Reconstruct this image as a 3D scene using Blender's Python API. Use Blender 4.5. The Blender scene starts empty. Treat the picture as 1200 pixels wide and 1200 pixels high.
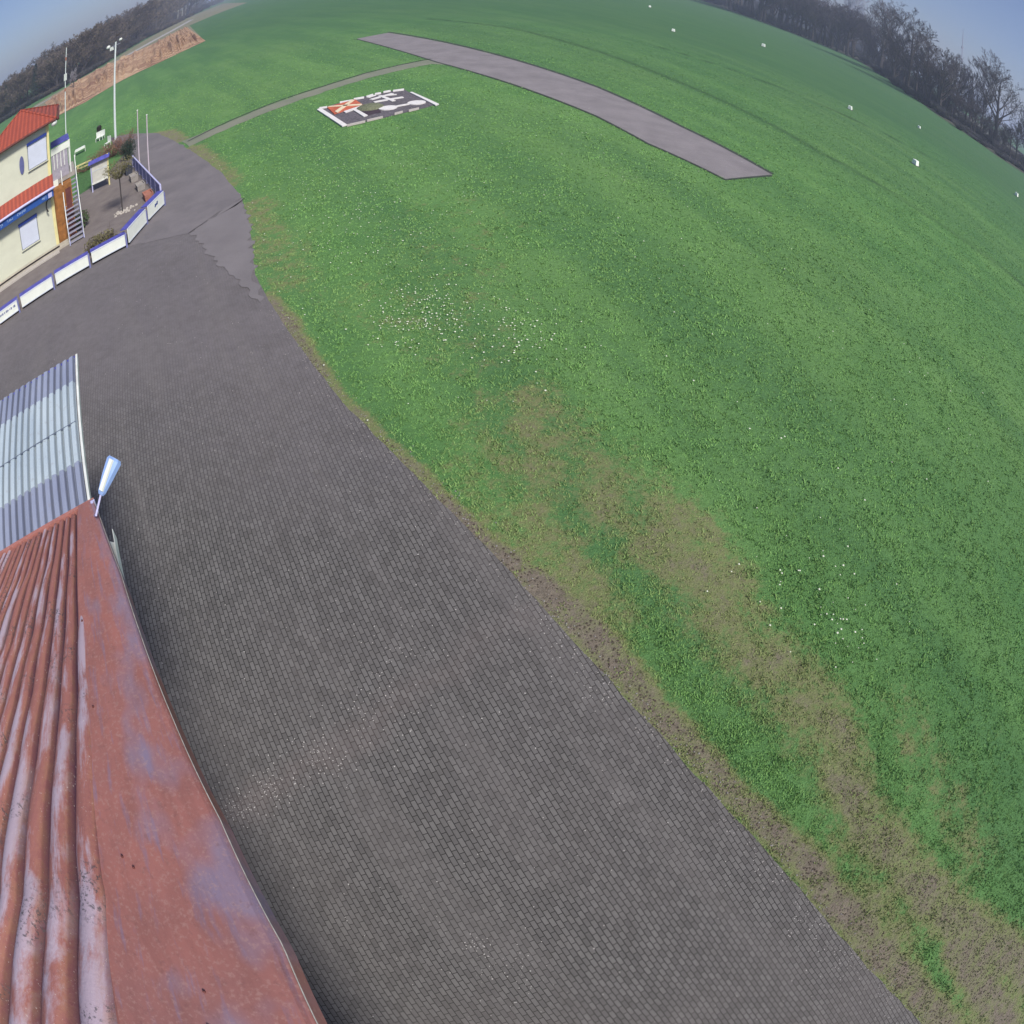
import bpy, math, random
import numpy as np
from mathutils import Vector, Matrix

random.seed(7); rng = np.random.default_rng(7)
S = bpy.context.scene; COL = S.collection
R = math.radians

# ------------------------------------------------------------------ camera model (wide fisheye webcam, 10 m up on the hangar mast)
F_, K2, K3, K4 = 956.62, .219023, .0464328, .342188
PITCH, ROLL, CAMZ = .8545396, .0903359, 10.0
def ray(x, y):
    u = (x-600)/F_; v = -(y-600)/F_
    r = math.hypot(u, v)+1e-12; th = r+K2*r*r+K3*r**3+K4*r**4
    a, b, c = math.sin(th)*u/r, math.sin(th)*v/r, math.cos(th)
    RR = a*math.cos(ROLL)-b*math.sin(ROLL); U = a*math.sin(ROLL)+b*math.cos(ROLL)
    return Vector((RR, c*math.cos(PITCH)+U*math.sin(PITCH), U*math.cos(PITCH)-c*math.sin(PITCH)))
def G(x, y, z=0.0):
    """survey point of the photograph on the level z"""
    d = ray(x, y); t = (z-CAMZ)/d.z
    return Vector((d.x*t, d.y*t, z))

cd = bpy.data.cameras.new("webcam"); co = bpy.data.objects.new("webcam", cd); COL.objects.link(co); S.camera = co
right = Vector((math.cos(ROLL), math.sin(ROLL)*math.sin(PITCH), math.sin(ROLL)*math.cos(PITCH)))
up = Vector((-math.sin(ROLL), math.cos(ROLL)*math.sin(PITCH), math.cos(ROLL)*math.cos(PITCH)))
fw = Vector((0, math.cos(PITCH), -math.sin(PITCH)))
M = Matrix((right, up, -fw)).transposed().to_4x4(); M.translation = Vector((0, 0, CAMZ)); co.matrix_world = M
cd.type = 'PANO'; cd.panorama_type = 'FISHEYE_LENS_POLYNOMIAL'
cd.sensor_fit = 'HORIZONTAL'; cd.sensor_width = 36
q = F_*.03
cd.fisheye_fov = R(170)
cd.fisheye_polynomial_k0 = 0; cd.fisheye_polynomial_k1 = -1/q; cd.fisheye_polynomial_k2 = -K2/q**2
cd.fisheye_polynomial_k3 = -K3/q**3; cd.fisheye_polynomial_k4 = -K4/q**4
cd.clip_start = .05; cd.clip_end = 9000

# ------------------------------------------------------------------ light
SUN = Vector((.62, -.62, 1.0)).normalized()
w = bpy.data.worlds.new("World"); S.world = w; w.use_nodes = True
nt = w.node_tree; bg = nt.nodes['Background']
sky = nt.nodes.new('ShaderNodeTexSky'); sky.sky_type = 'NISHITA'; sky.sun_disc = False
el = math.asin(SUN.z); az = math.atan2(SUN.x, SUN.y)
sky.sun_elevation = el; sky.sun_rotation = az
sky.air_density = 1.2; sky.dust_density = 2.0; sky.ozone_density = 4.0
tn = nt.nodes.new('ShaderNodeMix'); tn.data_type = 'RGBA'; tn.blend_type = 'MULTIPLY'; tn.inputs[0].default_value = 1
tn.inputs[7].default_value = (.95, .91, 1.04, 1); nt.links.new(sky.outputs[0], tn.inputs[6]); nt.links.new(tn.outputs[2], bg.inputs[0]); bg.inputs[1].default_value = .058
sl = bpy.data.lights.new("sun", 'SUN'); sl.energy = 2.7; sl.angle = R(9); sl.color = (1, .95, .87)
so = bpy.data.objects.new("sun", sl); COL.objects.link(so); so.rotation_euler = SUN.to_track_quat('Z', 'Y').to_euler()
S.view_settings.view_transform = 'Standard'; S.view_settings.look = 'None'
S.view_settings.exposure = .95; S.view_settings.gamma = 1
S.cycles.volume_bounces = 1; S.cycles.max_bounces = 6; S.cycles.diffuse_bounces = 3

# ------------------------------------------------------------------ materials
class NT:
    def __init__(s, name, rough=.8, spec=.3):
        s.m = bpy.data.materials.new(name); s.m.use_nodes = True; s.t = s.m.node_tree
        s.b = s.t.nodes['Principled BSDF']; s.b.inputs['Roughness'].default_value = rough
        s.b.inputs['Specular IOR Level'].default_value = spec
        s.tc = s.t.nodes.new('ShaderNodeTexCoord').outputs['Object']
    def n(s, ty, **k):
        x = s.t.nodes.new(ty)
        for a, b in k.items(): setattr(x, a, b)
        return x
    def l(s, a, b): s.t.links.new(a, b)
    def map(s, scale=(1, 1, 1), rot=(0, 0, 0), src=None):
        a = s.n('ShaderNodeMapping'); a.inputs['Rotation'].default_value = rot; s.l(src or s.tc, a.inputs[0])
        m = s.n('ShaderNodeMapping'); m.inputs['Scale'].default_value = scale; s.l(a.outputs[0], m.inputs[0]); return m.outputs[0]
    def noise(s, scale, detail=4, rough=.55, src=None, dist=0):
        n = s.n('ShaderNodeTexNoise'); n.inputs['Scale'].default_value = scale; n.inputs['Detail'].default_value = detail
        n.inputs['Roughness'].default_value = rough; n.inputs['Distortion'].default_value = dist
        s.l(src or s.tc, n.inputs['Vector']); return n.outputs['Fac']
    def ramp(s, fac, stops):
        r = s.n('ShaderNodeValToRGB'); e = r.color_ramp.elements
        while len(e) < len(stops): e.new(.5)
        for i, (p, c) in enumerate(stops):
            e[i].position = p; e[i].color = (*c, 1) if hasattr(c, '__len__') else (c, c, c, 1)
        s.l(fac, r.inputs[0]); return r.outputs[0]
    def mix(s, fac, a, b, mode='MIX'):
        m = s.n('ShaderNodeMix', data_type='RGBA', blend_type=mode)
        for sock, v in ((m.inputs[0], fac), (m.inputs[6], a), (m.inputs[7], b)):
            if isinstance(v, bpy.types.NodeSocket): s.l(v, sock)
            elif hasattr(v, '__len__'): sock.default_value = (*v, 1)
            else: sock.default_value = v if sock.type == 'VALUE' else (v, v, v, 1)
        return m.outputs[2]
    def math(s, op, a, b=0, c=None):
        m = s.n('ShaderNodeMath', operation=op)
        for i, v in enumerate((a, b) if c is None else (a, b, c)):
            if isinstance(v, bpy.types.NodeSocket): s.l(v, m.inputs[i])
            else: m.inputs[i].default_value = v
        return m.outputs[0]
    def attr(s, name):
        a = s.n('ShaderNodeAttribute', attribute_name=name); return a
    def col(s, c):
        if isinstance(c, bpy.types.NodeSocket): s.l(c, s.b.inputs['Base Color'])
        else: s.b.inputs['Base Color'].default_value = (*c, 1)
        return s
    def bump(s, h, strength=.3, dist=.02):
        b = s.n('ShaderNodeBump'); b.inputs['Strength'].default_value = strength; b.inputs['Distance'].default_value = dist
        s.l(h, b.inputs['Height']); s.l(b.outputs[0], s.b.inputs['Normal']); return s

def simple(name, c, rough=.7, var=.15, scale=6, spec=.3, metal=0):
    t = NT(name, rough, spec)
    n = t.noise(scale, 5, .6)
    t.col(t.mix(t.ramp(n, [(.3, 0), (.7, 1)]), tuple(x*(1-var) for x in c), tuple(min(1, x*(1+var)) for x in c)))
    t.b.inputs['Metallic'].default_value = metal
    return t.m

MT = {}
MT['white'] = simple('white paint', (.62, .64, .60), .55)
MT['boardwhite'] = simple('white board', (.66, .69, .62), .4, .06, 3)
MT['cream'] = simple('cream render', (.52, .53, .42), .9, .07, 1.2)
MT['yellow'] = simple('yellow corner paint', (.62, .56, .27), .8, .1, 3)
MT['bluedark'] = simple('dark blue paint', (.02, .04, .20), .5)
MT['blueviolet'] = simple('blue violet plastic', (.07, .07, .30), .5, .3, 4)
MT['shutter'] = simple('white roller shutter', (.52, .56, .62), .5, .05)
MT['frame'] = simple('grey window frame', (.10, .12, .16), .5)
MT['blueoval'] = simple('blue plaque', (.10, .11, .24), .5)
MT['fascia'] = simple('blue sign band', (.02, .07, .26), .5, .2, 3)
MT['palelilac'] = simple('pale lilac gutter', (.42, .42, .62), .5, .1)
MT['letter'] = simple('light lettering', (.30, .42, .60), .5, .05)
MT['black'] = simple('black iron', (.02, .015, .015), .5)
MT['orange'] = simple('orange wood cladding', (.26, .11, .03), .7, .35, 4)
MT['redbrown'] = simple('dark red wood', (.11, .035, .03), .7, .3, 4)
MT['concrete'] = simple('pale concrete', (.28, .26, .24), .9, .2, 5)
MT['steel'] = simple('galvanised steel', (.34, .34, .42), .45, .2, 8, .5, .3)
MT['steelblue'] = simple('blue painted steel', (.16, .17, .34), .45, .2, 8)
MT['pole'] = simple('white mast paint', (.58, .62, .62), .45, .06)
MT['polepink'] = simple('faded pole paint', (.48, .42, .46), .6, .1)
MT['markred'] = simple('signal red', (.42, .10, .05), .8, .3, 3)
MT['markwhite'] = simple('signal white', (.60, .58, .56), .8, .12, 6)
MT['markyellow'] = simple('signal yellow', (.62, .52, .36), .8, .15, 6)
MT['signalground'] = simple('dark signal gravel', (.10, .09, .10), .95, .5, 9)
MT['signaldark'] = simple('dark patch', (.045, .03, .04), .95, .4, 9)
MT['mossmound'] = simple('grassy mound', (.12, .13, .08), .95, .4, 9)
MT['stone'] = simple('pale stones', (.38, .35, .31), .9, .3, 30)
MT['brownred'] = simple('terracotta pot', (.32, .14, .10), .8, .2)
MT['lampblue'] = simple('lamp lens blue grey', (.22, .33, .58), .35, .1)
MT['hangarwall'] = simple('hangar wall sheet', (.30, .29, .27), .7)
MT['bark'] = simple('tree bark', (.055, .047, .045), .95, .3, 2)
MT['twig'] = simple('bare twigs', (.075, .064, .068), .95, .3, 1)
MT['twigbrown'] = simple('brown budding twigs', (.105, .085, .065), .95, .35, .35)
MT['twigpale'] = simple('pale blossom twigs', (.26, .25, .27), .95, .3, 1)
MT['twigred'] = simple('red brown twigs', (.17, .09, .065), .95, .4, 3)
MT['leafdark'] = simple('dark evergreen', (.025, .045, .03), .9, .4, 2)
MT['leafolive'] = simple('olive foliage', (.13, .12, .055), .9, .4, 6)
MT['leafgreen'] = simple('fresh green foliage', (.05, .10, .03), .9, .4, 6)
MT['plinth'] = simple('terrace slabs', (.36, .33, .27), .9, .2, 4)
MT['tarp'] = simple('dark tarpaulin', (.04, .045, .06), .7, .3, 3)

def tile_mat():
    t = NT('red roof tiles', .75)
    wv = t.n('ShaderNodeTexWave', bands_direction='X'); wv.inputs['Scale'].default_value = 1.4; wv.inputs['Distortion'].default_value = .5
    t.l(t.map(rot=(0, 0, -BU)), wv.inputs[0])
    wz = t.n('ShaderNodeTexWave', bands_direction='Z'); wz.inputs['Scale'].default_value = 3; t.l(t.tc, wz.inputs[0])
    base = t.mix(t.noise(2.2, 5), (.42, .09, .045), (.26, .055, .035))
    base = t.mix(t.math('MULTIPLY', wv.outputs[1], .55), base, (.13, .03, .025))
    base = t.mix(t.math('MULTIPLY', wz.outputs[1], .3), base, (.16, .035, .03))
    t.col(base).bump(wv.outputs[1], .6, .05)
    return t.m

# ------------------------------------------------------------------ mesh helpers
def tag(o, label=None, cat=None, group=None, kind=None):
    if label: o['label'] = label
    if cat: o['category'] = cat
    if group: o['group'] = group
    if kind: o['kind'] = kind
    return o

class MB:
    def __init__(s): s.v = []; s.f = []; s.mi = []
    def add(s, vs, fs, mi=0):
        k = len(s.v); s.v += [tuple(v) for v in vs]; s.f += [tuple(i+k for i in f) for f in fs]; s.mi += [mi]*len(fs); return s
    def box(s, c, h, ax=None, mi=0, bev=0):
        """centre, half sizes, axes (3 vectors)"""
        ax = ax or (Vector((1, 0, 0)), Vector((0, 1, 0)), Vector((0, 0, 1))); c = Vector(c)
        vs = [c+ax[0]*h[0]*i+ax[1]*h[1]*j+ax[2]*h[2]*k for k in (-1, 1) for j in (-1, 1) for i in (-1, 1)]
        return s.add(vs, [(0, 2, 3, 1), (4, 5, 7, 6), (0, 1, 5, 4), (2, 6, 7, 3), (0, 4, 6, 2), (1, 3, 7, 5)], mi)
    def prism(s, pts, z0, z1, mi=0):
        n = len(pts)
        vs = [(p[0], p[1], z0) for p in pts]+[(p[0], p[1], z1) for p in pts]
        return s.add(vs, [tuple(range(n))[::-1], tuple(range(n, 2*n))]+[(i, (i+1) % n, n+(i+1) % n, n+i) for i in range(n)], mi)
    def tube(s, p0, p1, r0, r1=None, n=8, mi=0, caps=True):
        p0 = Vector(p0); p1 = Vector(p1); r1 = r0 if r1 is None else r1
        d = (p1-p0).normalized(); a = d.orthogonal().normalized(); b = d.cross(a)
        vs = [p+(a*math.cos(2*math.pi*i/n)+b*math.sin(2*math.pi*i/n))*r for p, r in ((p0, r0), (p1, r1)) for i in range(n)]
        fs = [(i, (i+1) % n, n+(i+1) % n, n+i) for i in range(n)]
        if caps: fs += [tuple(range(n))[::-1], tuple(range(n, 2*n))]
        return s.add(vs, fs, mi)
    def path(s, pts, r, n=6, mi=0):
        for a, b in zip(pts[:-1], pts[1:]): s.tube(a, b, r, r, n, mi)
        return s
    def bar(s, p0, p1, wd, ht, upv=Vector((0, 0, 1)), mi=0):
        p0 = Vector(p0); p1 = Vector(p1); d = (p1-p0); L = d.length; d.normalize()
        sd = d.cross(upv).normalized(); u2 = sd.cross(d)
        return s.box((p0+p1)/2, (L/2, wd/2, ht/2), (d, sd, u2), mi)
    def ball(s, c, r, sq=(1, 1, 1), n=10, m=6, mi=0):
        vs = [(c[0], c[1], c[2]-r*sq[2])]
        for j in range(1, m):
            t = math.pi*j/m-math.pi/2
            for i in range(n):
                a = 2*math.pi*i/n; vs.append((c[0]+r*sq[0]*math.cos(t)*math.cos(a), c[1]+r*sq[1]*math.cos(t)*math.sin(a), c[2]+r*sq[2]*math.sin(t)))
        vs.append((c[0], c[1], c[2]+r*sq[2])); fs = [(0, 1+(i+1) % n, 1+i) for i in range(n)]
        for j in range(m-2):
            for i in range(n):
                a = 1+j*n+i; b = 1+j*n+(i+1) % n; fs.append((a, b, b+n, a+n))
        k = len(vs)-1; fs += [(k, 1+(m-2)*n+i, 1+(m-2)*n+(i+1) % n) for i in range(n)]
        return s.add(vs, fs, mi)
    def mesh(s, name, mats, smooth=False):
        me = bpy.data.meshes.new(name); me.from_pydata(s.v, [], s.f)
        for m in (mats if isinstance(mats, (list, tuple)) else [mats]): me.materials.append(m)
        me.polygons.foreach_set('material_index', s.mi)
        if smooth: me.polygons.foreach_set('use_smooth', [True]*len(s.f))
        me.update(); return me
    def build(s, name, mats, parent=None, smooth=False, bevel=0, origin=None):
        if origin is not None:
            o0 = Vector(origin); s.v = [tuple(Vector(v)-o0) for v in s.v]
        me = s.mesh(name, mats, smooth); o = bpy.data.objects.new(name, me); COL.objects.link(o)
        if origin is not None: o.location = origin
        if parent: o.parent = parent
        if bevel:
            b = o.modifiers.new('bevel', 'BEVEL'); b.width = bevel; b.segments = 2; b.limit_method = 'ANGLE'
        return o
def empty(name, loc=(0, 0, 0), rz=0, label=None, cat=None, group=None):
    o = bpy.data.objects.new(name, None); COL.objects.link(o); o.location = loc; o.rotation_euler = (0, 0, rz)
    o.empty_display_size = .3
    return tag(o, label, cat, group)
CH = {}
def children(o): return [c for c in bpy.data.objects if c.parent == o] if o not in CH else CH[o]
def copy_thing(o, loc, rz=0, sc=1, label=None, group=None, kids=None):
    c = o.copy(); COL.objects.link(c); c.location = loc; c.rotation_euler = (0, 0, rz)
    c.scale = (sc, sc, sc) if not hasattr(sc, '__len__') else sc
    if label: c['label'] = label
    if group: c['group'] = group
    for ch in kids:
        d = ch.copy(); COL.objects.link(d); d.parent = c
    return c
def np_mesh(name, V, Fq, mat, smooth=False, attrs=None):
    me = bpy.data.meshes.new(name); V = np.asarray(V, np.float32); Fq = np.asarray(Fq, np.int32); k = Fq.shape[1]
    me.vertices.add(len(V)); me.vertices.foreach_set('co', V.ravel())
    me.loops.add(Fq.size); me.loops.foreach_set('vertex_index', Fq.ravel())
    me.polygons.add(len(Fq)); me.polygons.foreach_set('loop_start', np.arange(0, Fq.size, k, dtype=np.int32))
    if smooth: me.polygons.foreach_set('use_smooth', np.ones(len(Fq), bool))
    me.materials.append(mat)
    for nme, val in (attrs or {}).items():
        a = me.attributes.new(nme, 'FLOAT', 'POINT'); a.data.foreach_set('value', np.asarray(val, np.float32))
    me.update(calc_edges=True); me.validate()
    o = bpy.data.objects.new(name, me); COL.objects.link(o); return o

# ------------------------------------------------------------------ ground
def W2(pts): return [tuple(G(*p)[:2]) for p in pts]
edge_px = [(184, 156), (215, 171), (238, 186), (262, 205), (283, 232), (292, 262), (296, 290), (299, 322), (318, 358), (345, 398), (400, 470), (450, 520), (500, 571), (600, 672), (700, 781), (800, 890), (900, 1000), (1000, 1115), (1080, 1200)]
edge = W2(edge_px)
dE = np.array(edge[-1])-np.array(edge[-3]); dE /= np.hypot(*dE); edge.append(tuple(np.array(edge[-1])+dE*14))

def seg_dist(P, a, b):
    a = np.array(a); b = np.array(b); ab = b-a; t = np.clip(((P-a)@ab)/(ab@ab), 0, 1)
    return np.hypot(*(P-(a+t[:, None]*ab)).T), t
def caps(P, L):
    """soft capsules: list of (px x, px y, radius m, strength)"""
    out = np.zeros(len(P)); pts = [(G(x, y)[:2], r, s) for x, y, r, s in L]
    for (a, ra, sa), (b, rb, sb) in zip(pts[:-1], pts[1:]):
        d, t = seg_dist(P, a, b); r = ra+(rb-ra)*t; s = sa+(sb-sa)*t
        out = np.maximum(out, s*np.clip(1.35-d/r*.9, 0, 1))
    return out
def bare_field(P):
    b = caps(P, [(312, 350, .35, .9), (335, 380, .4, .85), (395, 462, .2, .7), (450, 515, .22, .7), (500, 565, .22, .8), (560, 630, .24, .9), (622, 680, .38, 1), (692, 744, .46, .95), (762, 824, .34, .9), (850, 918, .27, .9), (930, 998, .40, .9), (1010, 1092, .48, .92), (1090, 1182, .46, .9), (1180, 1300, .6, .9)])
    b = np.maximum(b, caps(P, [(625, 465, .7, .5), (630, 500, 1.2, .5), (660, 550, 1.4, .46), (735, 590, 1.2, .5), (795, 635, 1.1, .64), (835, 690, 1.0, .62), (880, 755, .95, .56), (935, 810, .95, .60), (975, 860, .85, .64), (990, 915, .7, .7), (1020, 970, .62, .72), (1085, 1045, .7, .76), (1150, 1100, .7, .82), (1230, 1150, .8, .88)]))
    b = np.maximum(b, caps(P, [(600, 500, 1.3, .38), (590, 560, 1.4, .36), (620, 620, 1.2, .46), (660, 665, .7, .6), (720, 720, .5, .5)]))
    b = np.maximum(b, caps(P, [(1060, 830, .7, .35), (1100, 930, .8, .38), (1150, 1000, .8, .42)]))
    b = np.maximum(b, caps(P, [(940, 850, .5, .3), (1000, 1000, .5, .5), (1060, 1110, .6, .6)]))
    b = np.maximum(b, caps(P, [(300, 240, .9, .5), (303, 265, .9, .45), (325, 290, 1.2, .4), (345, 330, .9, .38)]))
    b = np.maximum(b, caps(P, [(222, 175, .8, .8), (250, 192, .7, .6), (275, 215, .6, .55)]))
    b = np.maximum(b, caps(P, [(150, 165, .9, .6), (195, 156, .8, .8), (212, 165, .6, .8)]))
    b = np.maximum(b, caps(P, [(1120, 1110, .5, .9), (1180, 1200, .8, .9)]))
    b = np.maximum(b, caps(P, [(525, 255, 3, .2), (560, 420, 1.2, .25), (430, 350, 1.6, .25)]))
    return b
def dark_field(P):
    # faint wheel lines across the field
    d = np.zeros(len(P))
    for L in ([(1200, 335), (1060, 235), (960, 178), (900, 144), (800, 98), (700, 60), (600, 33), (500, 22)], [(1200, 262), (1100, 190), (1000, 140), (880, 90), (760, 52)]):
        pts = [G(*p)[:2] for p in L]
        for a, b in zip(pts[:-1], pts[1:]):
            dd, t = seg_dist(P, a, b); d = np.maximum(d, np.clip(1-dd/.6, 0, 1))
    return d
NA, ratio = 760, 1.018
rad = [0.6]
while rad[-1] < 3200: rad.append(rad[-1]*ratio)
rad = np.array(rad); ang = np.linspace(0, 2*np.pi, NA, endpoint=False)
RRg, AAg = np.meshgrid(rad, ang, indexing='ij')
V = np.stack([(RRg*np.cos(AAg)).ravel(), (RRg*np.sin(AAg)).ravel(), np.zeros(RRg.size)], 1)
i, j = np.meshgrid(np.arange(len(rad)-1), np.arange(NA), indexing='ij'); i = i.ravel(); j = j.ravel(); j2 = (j+1) % NA
Fq = np.stack([i*NA+j, (i+1)*NA+j, (i+1)*NA+j2, i*NA+j2], 1)
bare = bare_field(V[:, :2]); dark = dark_field(V[:, :2])

def grass_mat():
    t = NT('field grass', .95, .15)
    big = t.noise(.055, 4, .5); mid = t.noise(.45, 5, .6); fine = t.noise(5, 6, .75); vf = t.noise(26, 3, .8)
    streak = t.noise(.32, 4, .6, t.map((.12, 1, 1), (0, 0, R(-125))))
    c = t.mix(t.ramp(mid, [(.35, 0), (.68, 1)]), GA, GB)
    c = t.mix(t.math('MULTIPLY', t.ramp(big, [(.4, 0), (.65, 1)]), .6), c, GC)
    c = t.mix(t.math('MULTIPLY', t.ramp(streak, [(.40, 0), (.60, 1)]), .65), c, GD)
    c = t.mix(t.ramp(fine, [(.3, .0), (.7, .5)]), c, GE)
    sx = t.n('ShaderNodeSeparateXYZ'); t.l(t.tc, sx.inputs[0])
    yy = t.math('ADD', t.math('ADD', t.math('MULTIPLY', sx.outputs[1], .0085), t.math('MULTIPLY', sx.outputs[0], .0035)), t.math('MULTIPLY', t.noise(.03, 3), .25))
    c = t.mix(t.ramp(yy, [(.42, 0), (.95, .72)]), c, (.040, .100, .045))  # lens vignetting put into the colour: grass darker with distance
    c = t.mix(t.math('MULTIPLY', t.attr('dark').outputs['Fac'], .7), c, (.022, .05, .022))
    b = t.attr('bare').outputs['Fac']
    nz = t.math('ADD', t.math('MULTIPLY', t.noise(1.6, 6, .7), .9), t.math('MULTIPLY', t.noise(9, 4, .7), .5))
    k = t.math('ADD', b, t.math('MULTIPLY', t.math('SUBTRACT', nz, .74), 1.7))
    yel = t.ramp(k, [(.22, 0), (.5, 1)])
    c = t.mix(t.math('MULTIPLY', yel, .72), c, (.20, .19, .09))
    dirt = t.mix(t.ramp(t.noise(3, 6, .7), [(.3, 0), (.7, 1)]), (.145, .12, .098), (.22, .185, .15))
    dirt = t.mix(t.ramp(vf, [(.35, .6), (.5, 0)]), dirt, (.07, .055, .04))
    c = t.mix(t.ramp(k, [(.50, 0), (.95, .95)]), c, dirt)
    t.col(c)
    h = t.math('ADD', t.math('MULTIPLY', fine, 1), t.math('MULTIPLY', vf, .4))
    t.bump(h, .75, .09)
    return t.m
GA, GB, GC, GD, GE = (.084, .195, .058), (.130, .262, .082), (.155, .255, .090), (.058, .140, .055), (.075, .165, .052)
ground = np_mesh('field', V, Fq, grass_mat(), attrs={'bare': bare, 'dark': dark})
tag(ground, kind='structure')

def sheet(name, pts, z, mat, jitter=0, step=.25):
    out = []
    n = len(pts)
    for a, b in zip(pts, pts[1:]+pts[:1]):
        a = Vector((*a[:2], 0)); b = Vector((*b[:2], 0)); L = (b-a).length; k = max(1, int(L/step)) if jitter else 1
        k = min(k, 120)
        nrm = Vector((-(b-a).y, (b-a).x, 0)).normalized() if L > 0 else Vector()
        for i in range(k):
            p = a+(b-a)*i/k + (nrm*random.gauss(0, jitter) if jitter else Vector())
            out.append((p.x, p.y, z))
    me = bpy.data.meshes.new(name); me.from_pydata(out, [], [tuple(range(len(out)))]); me.materials.append(mat); me.update()
    if me.polygons[0].normal.z < 0: me.flip_normals()
    o = bpy.data.objects.new(name, me); COL.objects.link(o); tag(o, kind='structure'); return o

def paving_mat():
    t = NT('block paving', .85, .25)
    br = t.n('ShaderNodeTexBrick', offset=.5); br.inputs['Scale'].default_value = 1
    br.inputs['Brick Width'].default_value = .162; br.inputs['Row Height'].default_value = .081
    br.inputs['Mortar Size'].default_value = .0082; br.inputs['Mortar Smooth'].default_value = .35
    br.inputs['Color1'].default_value = (.136, .131, .126, 1); br.inputs['Color2'].default_value = (.088, .085, .082, 1)
    br.inputs['Mortar'].default_value = (.012, .011, .010, 1); br.inputs['Bias'].default_value = -.1
    wob = t.noise(.5, 2, .5)
    mp = t.map((1, 1, 1), (0, 0, -R(121)))
    vm = t.n('ShaderNodeVectorMath', operation='SCALE'); t.l(wob, vm.inputs[0]); vm.inputs['Scale'].default_value = .06
    va = t.n('ShaderNodeVectorMath', operation='ADD'); t.l(mp, va.inputs[0]); t.l(vm.outputs[0], va.inputs[1])
    t.l(va.outputs[0], br.inputs['Vector'])
    c = br.outputs['Color']
    sx = t.n('ShaderNodeSeparateXYZ'); t.l(t.tc, sx.inputs[0])
    far = t.ramp(t.math('ADD', t.math('MULTIPLY', sx.outputs[1], 1/16), t.math('MULTIPLY', t.noise(.4, 3), .3)), [(.62, 0), (1.0, .88)])
    c = t.mix(far, c, t.mix(t.noise(.5, 6, .65), (.105, .096, .102), (.165, .150, .156)))
    big = t.ramp(t.noise(.22, 5, .6), [(.35, 0), (.7, 1)])
    c = t.mix(t.math('MULTIPLY', big, .30), c, (.145, .128, .122))
    st = t.ramp(t.noise(1.1, 6, .7), [(.5, 0), (.8, 1)])
    c = t.mix(t.math('MULTIPLY', st, .4), c, (.07, .063, .06))
    tyre = t.ramp(t.noise(.9, 3, .6, t.map((.10, 1, 1), (0, 0, -R(128))), .3), [(.52, 0), (.62, 1)])
    c = t.mix(t.math('MULTIPLY', tyre, .22), c, (.155, .142, .136))
    grime = t.ramp(t.noise(3.5, 5, .75), [(.35, .25), (.6, 0)]); c = t.mix(grime, c, (.055, .05, .045))
    # brownish dusty band of litter crossing the paving
    vo = t.n('ShaderNodeTexVoronoi'); vo.inputs['Scale'].default_value = 14; t.l(t.tc, vo.inputs['Vector'])
    sp = t.ramp(vo.outputs['Distance'], [(.05, 1), (.11, 0)])
    gate = t.ramp(t.noise(1.7, 4, .6), [(.52, 0), (.66, 1)])
    c = t.mix(t.math('MULTIPLY', t.math('MULTIPLY', sp, gate), .55), c, (.30, .28, .26))
    A2, B2 = G(255, 965), G(610, 725); dd = B2-A2
    mpn = t.n('ShaderNodeMapping', vector_type='TEXTURE'); mpn.inputs['Location'].default_value = A2; mpn.inputs['Rotation'].default_value = (0, 0, math.atan2(dd.y, dd.x)); t.l(t.tc, mpn.inputs[0])
    s2 = t.n('ShaderNodeSeparateXYZ'); t.l(mpn.outputs[0], s2.inputs[0])
    yb = t.math('ABSOLUTE', t.math('ADD', s2.outputs[1], t.math('MULTIPLY', t.math('SUBTRACT', t.noise(.9, 4, .6), .5), 1.2)))
    dust = t.math('MULTIPLY', t.ramp(yb, [(0, 1), (.42, 0)]), t.ramp(t.math('DIVIDE', s2.outputs[0], dd.length*1.6), [(0, 1), (1, 0)]))
    c = t.mix(t.math('MULTIPLY', dust, .26), c, (.17, .13, .12))
    t.col(c); t.bump(t.math('SUBTRACT', 1, br.outputs['Fac']), .5, .008)
    return t.m
def asphalt_mat(name, c0, c1, sc=1.0):
    t = NT(name, .9, .25)
    a = t.noise(.6*sc, 6, .65); b = t.noise(40, 3, .7)
    c = t.mix(t.ramp(a, [(.3, 0), (.7, 1)]), c0, c1)
    c = t.mix(t.ramp(b, [(.3, .5), (.6, 0)]), c, tuple(x*.7 for x in c0))
    t.col(c).bump(b, .3, .01)
    return t.m

# apron of block paving in front of the hangar
apron = edge[4:]+[(16, -14), (-30, -14), (-34, 8)] + W2([(0, 350), (50, 325), (152, 283), (194, 236), (172, 205)])
sheet('paved_apron', apron, .008, paving_mat(), .012, .3)
road = W2([(194, 238), (180, 220), (163, 198), (140, 178), (128, 162), (152, 157), (184, 156), (215, 171), (238, 186), (262, 205), (283, 232), (220, 274), (150, 290)])
sheet('asphalt_road', road, .018, asphalt_mat('old asphalt', (.125, .115, .12), (.185, .168, .172)), .03, .4)
sheet('concrete_patch', W2([(283, 233), (292, 262), (296, 290), (299, 325), (303, 356), (262, 314), (222, 275), (250, 254)]), .026, asphalt_mat('rough concrete', (.145, .133, .137), (.185, .17, .173)), .09, .2)
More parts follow.
